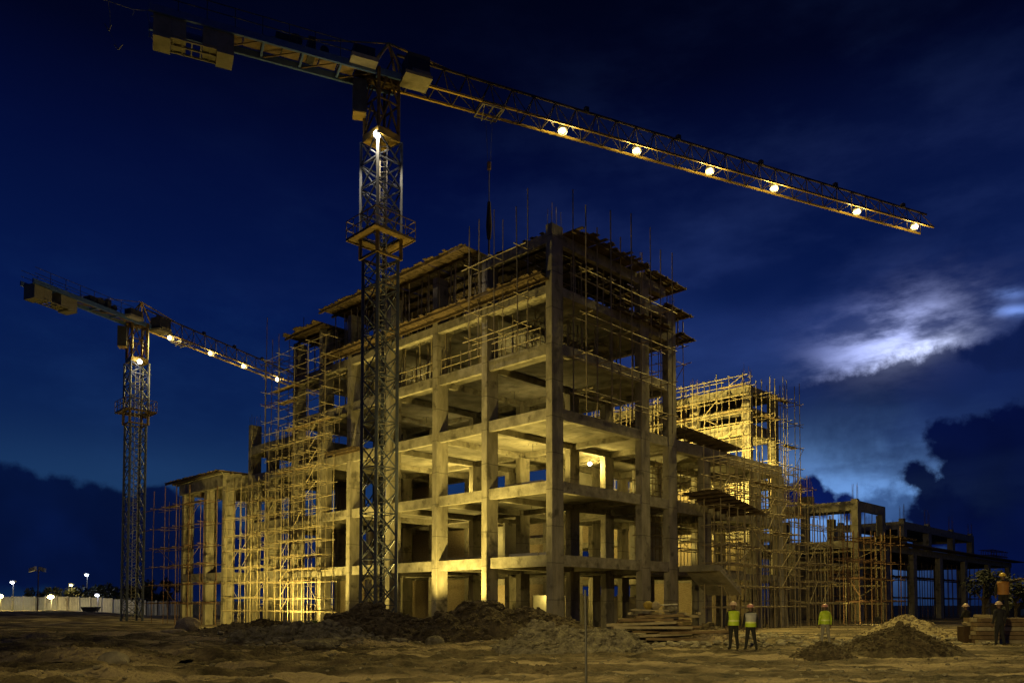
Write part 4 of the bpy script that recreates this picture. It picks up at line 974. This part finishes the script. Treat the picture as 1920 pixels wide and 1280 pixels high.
# iron rod in the foreground
rp = at(1099, 1285, 14.6); o = MB().tube((0, 0, -.4), (0, 0, .9), .024, n=8).tube((0, 0, .9), (-.01, 0, 2.0), .022, n=8)
o = o.build('iron_rod', 'dark'); o.location = G(rp.x, 14.6); tag(o, 'thin dark iron rod stuck upright in the foreground', 'rod')
# planks on the floor edges
for (t_, s_, z_, l, mt) in ((.7, 2.6, S1, 2.2, 'sheet'), (.8, 1.2, S1, 1.4, 'sheet'), (.6, 7.4, S1, 3.4, 'bamboo'), (.75, 2.0, S2, 1.5, 'sheet'), (.8, 3.6, S2, 1.1, 'bamboo')):
    o = MB().box(-.25, .25, -l/2, l/2, 0, .17).build('board_stack', mt); o.location = B(t_, s_, z_+.005); o.rotation_euler = (0, 0, ANG+random.uniform(-.05, .05))
    tag(o, 'pale boards lying on the %s slab edge, %s' % ('first' if z_ == S1 else 'second', {2.6: 'midway to the corner column', 1.2: 'right by the corner column', 7.4: 'left of the second column', 2.0: 'near the corner column', 3.6: 'near the second column'}[s_]), 'boards')

# ------------------------------------------------------------------ people
def person(label, loc, rz=0, vest=None, shirt='navy', legs='navy', helmet='hpale', H=1.76, arms='down', stance=.1, crouch=False, stripe=True, band=None):
    root = empty('person', loc, label, 'person', rz); k = H/1.80
    bm = bmesh.new(); ly = bm.verts.layers.skin.verify(); V = {}
    def v(name, p, r, par=None):
        x = bm.verts.new(Vector(p)); x[ly].radius = (r, r if not isinstance(r, tuple) else r[1]); V[name] = x
        if par: bm.edges.new((V[par], x))
        return x
    dz = -.42 if crouch else 0
    v('pelvis', (0, 0, .96+dz), .150)[ly].use_root = True
    v('waist', (0, 0, 1.12+dz), .145, 'pelvis'); v('chest', (0, .0, 1.32+dz), .168, 'waist'); v('top', (0, -.01, 1.44+dz), .11, 'chest')
    v('neck', (0, 0, 1.53+dz), .055, 'top'); v('jaw', (0, .03, 1.60+dz), .070, 'neck'); v('head', (0, .015, 1.68+dz), .088, 'jaw'); v('crown', (0, .005, 1.76+dz), .06, 'head')
    v('nose', (0, .125, 1.655+dz), .016, 'head')
    for sg, nm in ((-1, 'l'), (1, 'r')):
        v(nm+'ear', (sg*.095, .0, 1.665+dz), .018, 'head')
        v(nm+'sh', (sg*.19, -.01, 1.43+dz), .074, 'top')
        if arms == 'up' and sg == 1:
            E, W_, Hn, ax = (.40, .10, 1.50), (.62, .22, 1.57), (.70, .26, 1.58), Vector((.9, .4, .05))
        elif arms == 'fold':
            E, W_, Hn, ax = (sg*.27, .05, 1.20), (sg*.06, .22, 1.17), (sg*-.02, .23, 1.18), Vector((-sg, .1, 0))
        else:
            E, W_, Hn, ax = (sg*.255, -.03, 1.15), (sg*.265, .05, .91), (sg*.262, .075, .835), Vector((0, .25, -1))
        E = (E[0], E[1], E[2]+dz); W_ = (W_[0], W_[1], W_[2]+dz); Hn = Vector((Hn[0], Hn[1], Hn[2]+dz)); ax.normalize()
        v(nm+'el', E, .056, nm+'sh'); v(nm+'wr', W_, .038, nm+'el'); v(nm+'pa', Hn, .036, nm+'wr')
        sidev = ax.cross(Vector((1, 0, 0))).normalized()
        for i, ln in enumerate((.075, .088, .082, .062)):
            b0 = Hn+sidev*(i-1.5)*.021+ax*.035; v(nm+'f%d' % i, b0+ax*ln*.5, .0095, nm+'pa'); v(nm+'g%d' % i, b0+ax*ln+Vector((-sg*.015, 0, 0)), .008, nm+'f%d' % i)
        v(nm+'th', Hn+sidev*.045+ax*.005, .010, nm+'pa'); v(nm+'tj', Hn+sidev*.055+ax*.05, .009, nm+'th')
        v(nm+'hip', (sg*.09, 0, .90+dz), .112, 'pelvis')
        if crouch:
            v(nm+'kn', (sg*.16, .36, .50), .066, nm+'hip'); v(nm+'an', (sg*.15, .16, .09), .043, nm+'kn'); v(nm+'to', (sg*.17, .32, .045), .036, nm+'an')
        else:
            v(nm+'kn', (sg*(.09+stance*.4), .02, .51), .078, nm+'hip'); v(nm+'an', (sg*(.09+stance), -.02, .09), .056, nm+'kn'); v(nm+'to', (sg*(.10+stance*1.2), .15, .045), .037, nm+'an')
    me_ = bpy.data.meshes.new('body'); bm.to_mesh(me_); bm.free()
    o = bpy.data.objects.new('body', me_); col.objects.link(o)
    sk = o.modifiers.new('skin', 'SKIN'); sk.use_smooth_shade = True; sb = o.modifiers.new('sub', 'SUBSURF'); sb.levels = 1
    dg = bpy.context.evaluated_depsgraph_get(); me2 = bpy.data.meshes.new_from_object(o.evaluated_get(dg)); o.modifiers.clear(); o.data = me2
    me2.materials.clear()
    for mm in ('skin', shirt, legs, 'black'): me2.materials.append(MAT[mm])
    hands = [V_ for V_ in ()]
    for p in me2.polygons:
        c_ = p.center; p.use_smooth = True
        if c_.z > 1.53+dz: i = 0
        elif abs(c_.x) > .225 and (c_.z < .90+dz) and c_.z > .55+dz and not crouch: i = 0
        elif c_.z > .99+dz or (abs(c_.x) > .21 and c_.z > .6): i = 1
        elif c_.z > .12: i = 2
        else: i = 3
        if arms == 'up' and c_.x > .6: i = 0
        p.material_index = i
    o.parent = root; o.scale = (k, k, k)
    def ringmesh(rings, name, mat, parent, n=16, caps=False):
        m = MB(); vs = []; fs = []
        for (z_, a, b, y_) in rings:
            for j in range(n):
                t_ = 2*math.pi*j/n; vs.append((a*math.cos(t_)*k, (b*math.sin(t_)+y_)*k, (z_+dz)*k))
        for i in range(len(rings)-1):
            for j in range(n): fs.append((i*n+j, i*n+(j+1) % n, (i+1)*n+(j+1) % n, (i+1)*n+j))
        return m.add(vs, fs).build(name, mat, parent, True)
    if vest:
        vo = ringmesh([(.93, .215, .185, 0), (1.0, .213, .183, 0), (1.12, .21, .18, 0), (1.27, .225, .195, 0), (1.38, .24, .185, -.005), (1.46, .225, .135, -.01), (1.49, .11, .085, -.005)], 'vest', vest, root)
        if stripe: ringmesh([(1.075, .2165, .1865, 0), (1.135, .2165, .1865, 0)], 'reflective_band', band or 'refl', vo)
        if band:
            ringmesh([(.93, .2185, .1885, 0), (1.0, .2165, .1865, 0), (1.073, .2155, .1855, 0)], 'lower_panel', 'hivis', vo)
    # helmet: dome, brim, peak
    hc = Vector((0, .012, 1.715+dz))*k
    hm = MB().ball(hc, .128*k, 16, 12, (1, 1.12, .95), half=True).build('helmet', helmet, root, True)
    m = MB(); n = 16; vs = []; fs = []
    for (f, z_) in ((1.0, .0), (1.16, -.012), (1.16, -.022), (1.0, -.012)):
        for j in range(n):
            t_ = 2*math.pi*j/n; ext = 1.25 if math.sin(t_) > .4 and f > 1 else 1
            vs.append(hc+Vector((.128*f*math.cos(t_), .143*f*ext*math.sin(t_), z_))*k)
    for i in range(4):
        for j in range(n): fs.append((i*n+j, i*n+(j+1) % n, ((i+1) % 4)*n+(j+1) % n, ((i+1) % 4)*n+j))
    m.add(vs, fs).build('brim', helmet, hm)
    return root
def foot(px, py, Y=None):
    p = at(px, py, Y) if Y else onplane(px, py, 0); return G(p.x, p.y)
person('worker in yellow vest and pale helmet, left of the pair standing by the wing', foot(1376, 1216), .08, 'hivis', 'black', 'black', 'hpale', 1.80, stance=.06)
person('worker in grey and yellow vest and pinkish helmet, right of the pair', foot(1408, 1217), -.05, 'hivisg', 'black', 'black', 'hpink', 1.72, stance=.12, band='refl')
person('lone worker in a full yellow vest and grey trousers standing behind the small dark heap', foot(1548, 1208.5), 0, 'hivis', 'hivis', 'grey', 'hpink', 1.68, stance=.10)
person('man in dark clothes standing before the timber stack at the right edge', foot(1875, 1209, 32.6), .1, None, 'navy', 'navy', 'hpale', 1.78, stance=.10)
p5 = Vector((ST.x-.25, ST.y-.1, ST.z+1.28)); q5 = at(1882, 1148, ST.y+.1); 
person('worker in orange vest and yellow helmet standing on the timber stack, arm raised', (q5.x, ST.y+.1, ST.z+1.165), -.5, 'hiviso', 'black', 'black', 'hyel', 1.92, arms='up', stance=.06, stripe=False)
p6 = foot(1813, 1200, 36.4)
person('worker in dark clothes and pale helmet standing behind the dark crate', p6, .5, None, 'black', 'black', 'hpale', 1.72, arms='fold')
ck = foot(1815, 1201, 35.6)
o = MB(); o.chbox(-.33, .33, -.28, .28, 0, .74); o = o.build('crate', 'darkrust'); o.location = ck; tag(o, 'dark upright crate left of the timber stack with a pale sack on it', 'crate')
o = MB().rock((0, 0, .1), .3, (1, .8, .45)).build('sack', 'sand'); o.location = ck+Vector((-.02, -.02, .76)); tag(o, 'pale crumpled sack lying on the dark crate', 'sack')

# ------------------------------------------------------------------ trees and plants
def crown_mesh(name, mat, parent, clumps, leaf, per, rng):
    m = MB()
    for (cx, cy, cz, r) in clumps:
        for _ in range(per):
            d = Vector((rng.gauss(0, 1), rng.gauss(0, 1), rng.gauss(0, 1))).normalized()*r*rng.random()**.4
            c_ = Vector((cx, cy, cz))+d; u = Vector((rng.gauss(0, 1), rng.gauss(0, 1), rng.gauss(0, 1))).normalized(); v = u.orthogonal().normalized(); l = leaf*rng.uniform(.6, 1.4)
            m.add([c_-u*l, c_+v*l*.45, c_+u*l, c_-v*l*.45], [(0, 1, 2, 3)])
    return m.build(name, mat, parent)
def tree(label, px, Y, base_py, top_py, width, seed, group=None, n=9, per=90, gap=.3):
    rng = random.Random(seed); a = at(px, base_py, Y); b = at(px, top_py, Y); h = b.z-a.z
    g = G(a.x, a.y); h = b.z-g.z; root = empty('tree', g, label, 'tree', 0, group)
    m = MB(); m.tube((0, 0, -.2), (0, 0, h*.5), h*.035, h*.022, 7); cl = []
    for i in range(n):
        an = rng.random()*6.283; q = rng.random()**.6*width*.5; z_ = h*rng.uniform(.42, .92)*(1-.15*q/width); c_ = (math.cos(an)*q, math.sin(an)*q, z_)
        m.tube((0, 0, h*rng.uniform(.25, .48)), c_, h*.014, h*.005, 5); cl.append((*c_, width*rng.uniform(.13, .24)))
    m.build('trunk', 'bark', root); crown_mesh('crown', 'leaf', root, cl, width*.045+.05, per, rng)
    return root
tree('dark bushy tree standing behind the crouching worker', 1845, 62, 1160, 1058, 3.2, 3, n=11)
tree('dark spreading tree behind the right edge of the timber stack', 1905, 58, 1160, 1082, 3.6, 5, n=8, per=60)
rng = random.Random(8)
for i, (px, top, wd, lb) in enumerate(((115, 1098, 5, 'low dark tree behind the hoarding between the two yellow lamps'), (60, 1104, 4, 'low bush behind the hoarding left of the twin lamp post'),
        (150, 1100, 5, 'round tree behind the hoarding under the white street lamp'), (185, 1092, 5, 'small pointed tree behind the hoarding right of the white street lamp'), (210, 1100, 7, 'green hedge tree left of the distant crane mast'),
        (285, 1092, 7, 'dark tree behind the hoarding right of the distant crane mast'), (310, 1088, 6, 'dark tree behind the hoarding nearest the annex'))):
    tree(lb, px, 141+rng.uniform(-3, 5), 1140, top, wd, 20+i, n=10, per=70)
rng = random.Random(9)
for i in range(16):
    px = 478+i*8+rng.uniform(-3, 3); p = at(px, 1165, 53.5+rng.uniform(-1.2, 1.2)); g = G(p.x, p.y); m = MB(); h = rng.uniform(.35, .95)
    for k in range(rng.randint(7, 11)):
        a = rng.random()*6.283; l = h*rng.uniform(.6, 1.1); b = Vector((math.cos(a), math.sin(a), 0)); s_ = b.cross(Vector((0, 0, 1)))*.05
        p0 = b*.03; p1 = b*l*.25+Vector((0, 0, l*.75)); p2 = b*l*.65+Vector((0, 0, l*rng.uniform(.6, 1.05)))
        m.add([p0-s_*.5, p0+s_*.5, p1+s_, p1-s_, p2], [(0, 1, 2, 3), (3, 2, 4)])
    o = m.build('weed', 'plant'); o.location = g; tag(o, 'lit green weed growing at the foot of the left scaffold', 'plant', 'weeds at the foot of the left scaffold')

# ------------------------------------------------------------------ hoarding and street lamps on the far left
HY = 133.0
x0 = at(-60, 1140, HY).x; x1 = at(480, 1140, HY).x; hr = empty('hoarding_fence', G((x0+x1)/2, HY), 'long pale sheet hoarding along the far left edge of the site', 'fence')
n = 26; wp = (x1-x0)/n; zc = hr.location.z
for i in range(n):
    xa = x0+i*wp-hr.location.x; zz = float(gh(x0+i*wp+wp/2, HY))-zc
    m = MB(); kk = 14
    for j in range(kk):
        u0, u1 = xa+wp*j/kk, xa+wp*(j+1)/kk; yo = (.06, 0)[j % 2]
        m.box(u0, u1, yo, yo+.03, zz-.2, zz+2.3+random.uniform(-.02, .02))
    m.build('panel', random.choice(('hoard', 'hoard', 'hoarddim', 'sheet', 'hoarddark')), hr)  # panel tones differ to imitate sections lit unevenly
    MB().box(xa-.12, xa+.12, -.16, -.01, zz-.2, zz+2.45).build('post', 'hoarddim', hr)
def streetlamp(label, px, py, Y, colour, mat, power, r=.3, pole=True, twin=False, pm='dark'):
    p = at(px, py, Y); g = G(p.x, p.y); root = empty('street_lamp', g, label, 'street lamp'); h = p.z-g.z
    m = MB(); m.tube((0, .15, -.2), (0, .15, h+(0 if twin else .15)), .11, .07, 8); m.build('pole', pm, root)
    if twin:
        for sg in (-1, 1):
            q = MB().obox((sg*.7, -.1, h+.1), (.42, 0, .14*sg*-1), (0, .3, 0), (0, 0, .28)).build('lamp_head', 'sheet', root)
        MB().bar((-.8, .1, h-.1), (.8, .1, h-.1), .1).build('arm', pm, root)
    else:
        MB().obox((0, .05, h+.12), (.34, 0, 0), (0, .3, 0), (0, 0, .12)).build('lamp_head', 'plastic', root)
        MB().ball((0, -.12, h-.02), r, 12, 8, (1, .7, .62)).build('lens', mat, root, True)
        lamp((p.x, p.y-.75, p.z-.25), power, colour, rad=.25)
streetlamp('cool white street lamp on a thin pole at the far left edge', 24, 1091, 128, COOL, 'bulbc', 220, .32)
streetlamp('unlit twin headed lamp post between the two left lamps', 71, 1068, 118, COOL, 'bulbc', 0, twin=True, pm='rust')
streetlamp('cool white street lamp on a pole left of the distant crane', 163, 1077, 140, COOL, 'bulbc', 220, .32)
streetlamp('bright yellow flood lamp in front of the hoarding top', 96, 1118, 127, WARMW, 'bulby', 1300, .50, pm='plastic')
streetlamp('bluish white lamp at the hoarding near the distant crane', 183, 1115, 127, (.8, .8, 1), 'bulbc', 260, .30)
streetlamp('yellow flood lamp cut by the left edge of the picture', 0, 1117, 126, WARM, 'bulby', 1700, .55)
streetlamp('small yellow lamp above the hedge behind the hoarding', 134, 1096, 138, WARM, 'bulbdim', 300, .30)
sk = gpix(170, 1150); sk = at(170, 1146, 124); o = MB()
o.add([(-.9, -.5, 0), (.9, -.5, 0), (.9, .5, 0), (-.9, .5, 0), (-1.3, -.6, .75), (1.3, -.6, .75), (1.3, .6, .75), (-1.3, .6, .75)], [(0, 3, 2, 1), (4, 5, 6, 7), (0, 1, 5, 4), (1, 2, 6, 5), (2, 3, 7, 6), (3, 0, 4, 7)])
o = o.build('skip', 'dark'); o.location = G(sk.x, 124); tag(o, 'small dark skip standing in front of the hoarding on the far left', 'skip')
# site hut at the far right
hp = at(1912, 1157, 75); hut = empty('site_hut', G(hp.x, hp.y), 'dark flat site cabin behind the right edge of the timber stack', 'cabin')
MB().box(-1.3, 6, 0, 2.4, 0, 1.75).build('wall', 'dark', hut); MB().box(-1.4, 6.1, -.1, 2.5, 1.753, 1.85).build('roof', 'dark', hut); MB().box(.1, .9, -.03, -.004, .7, 1.3).build('window', 'blue', hut)
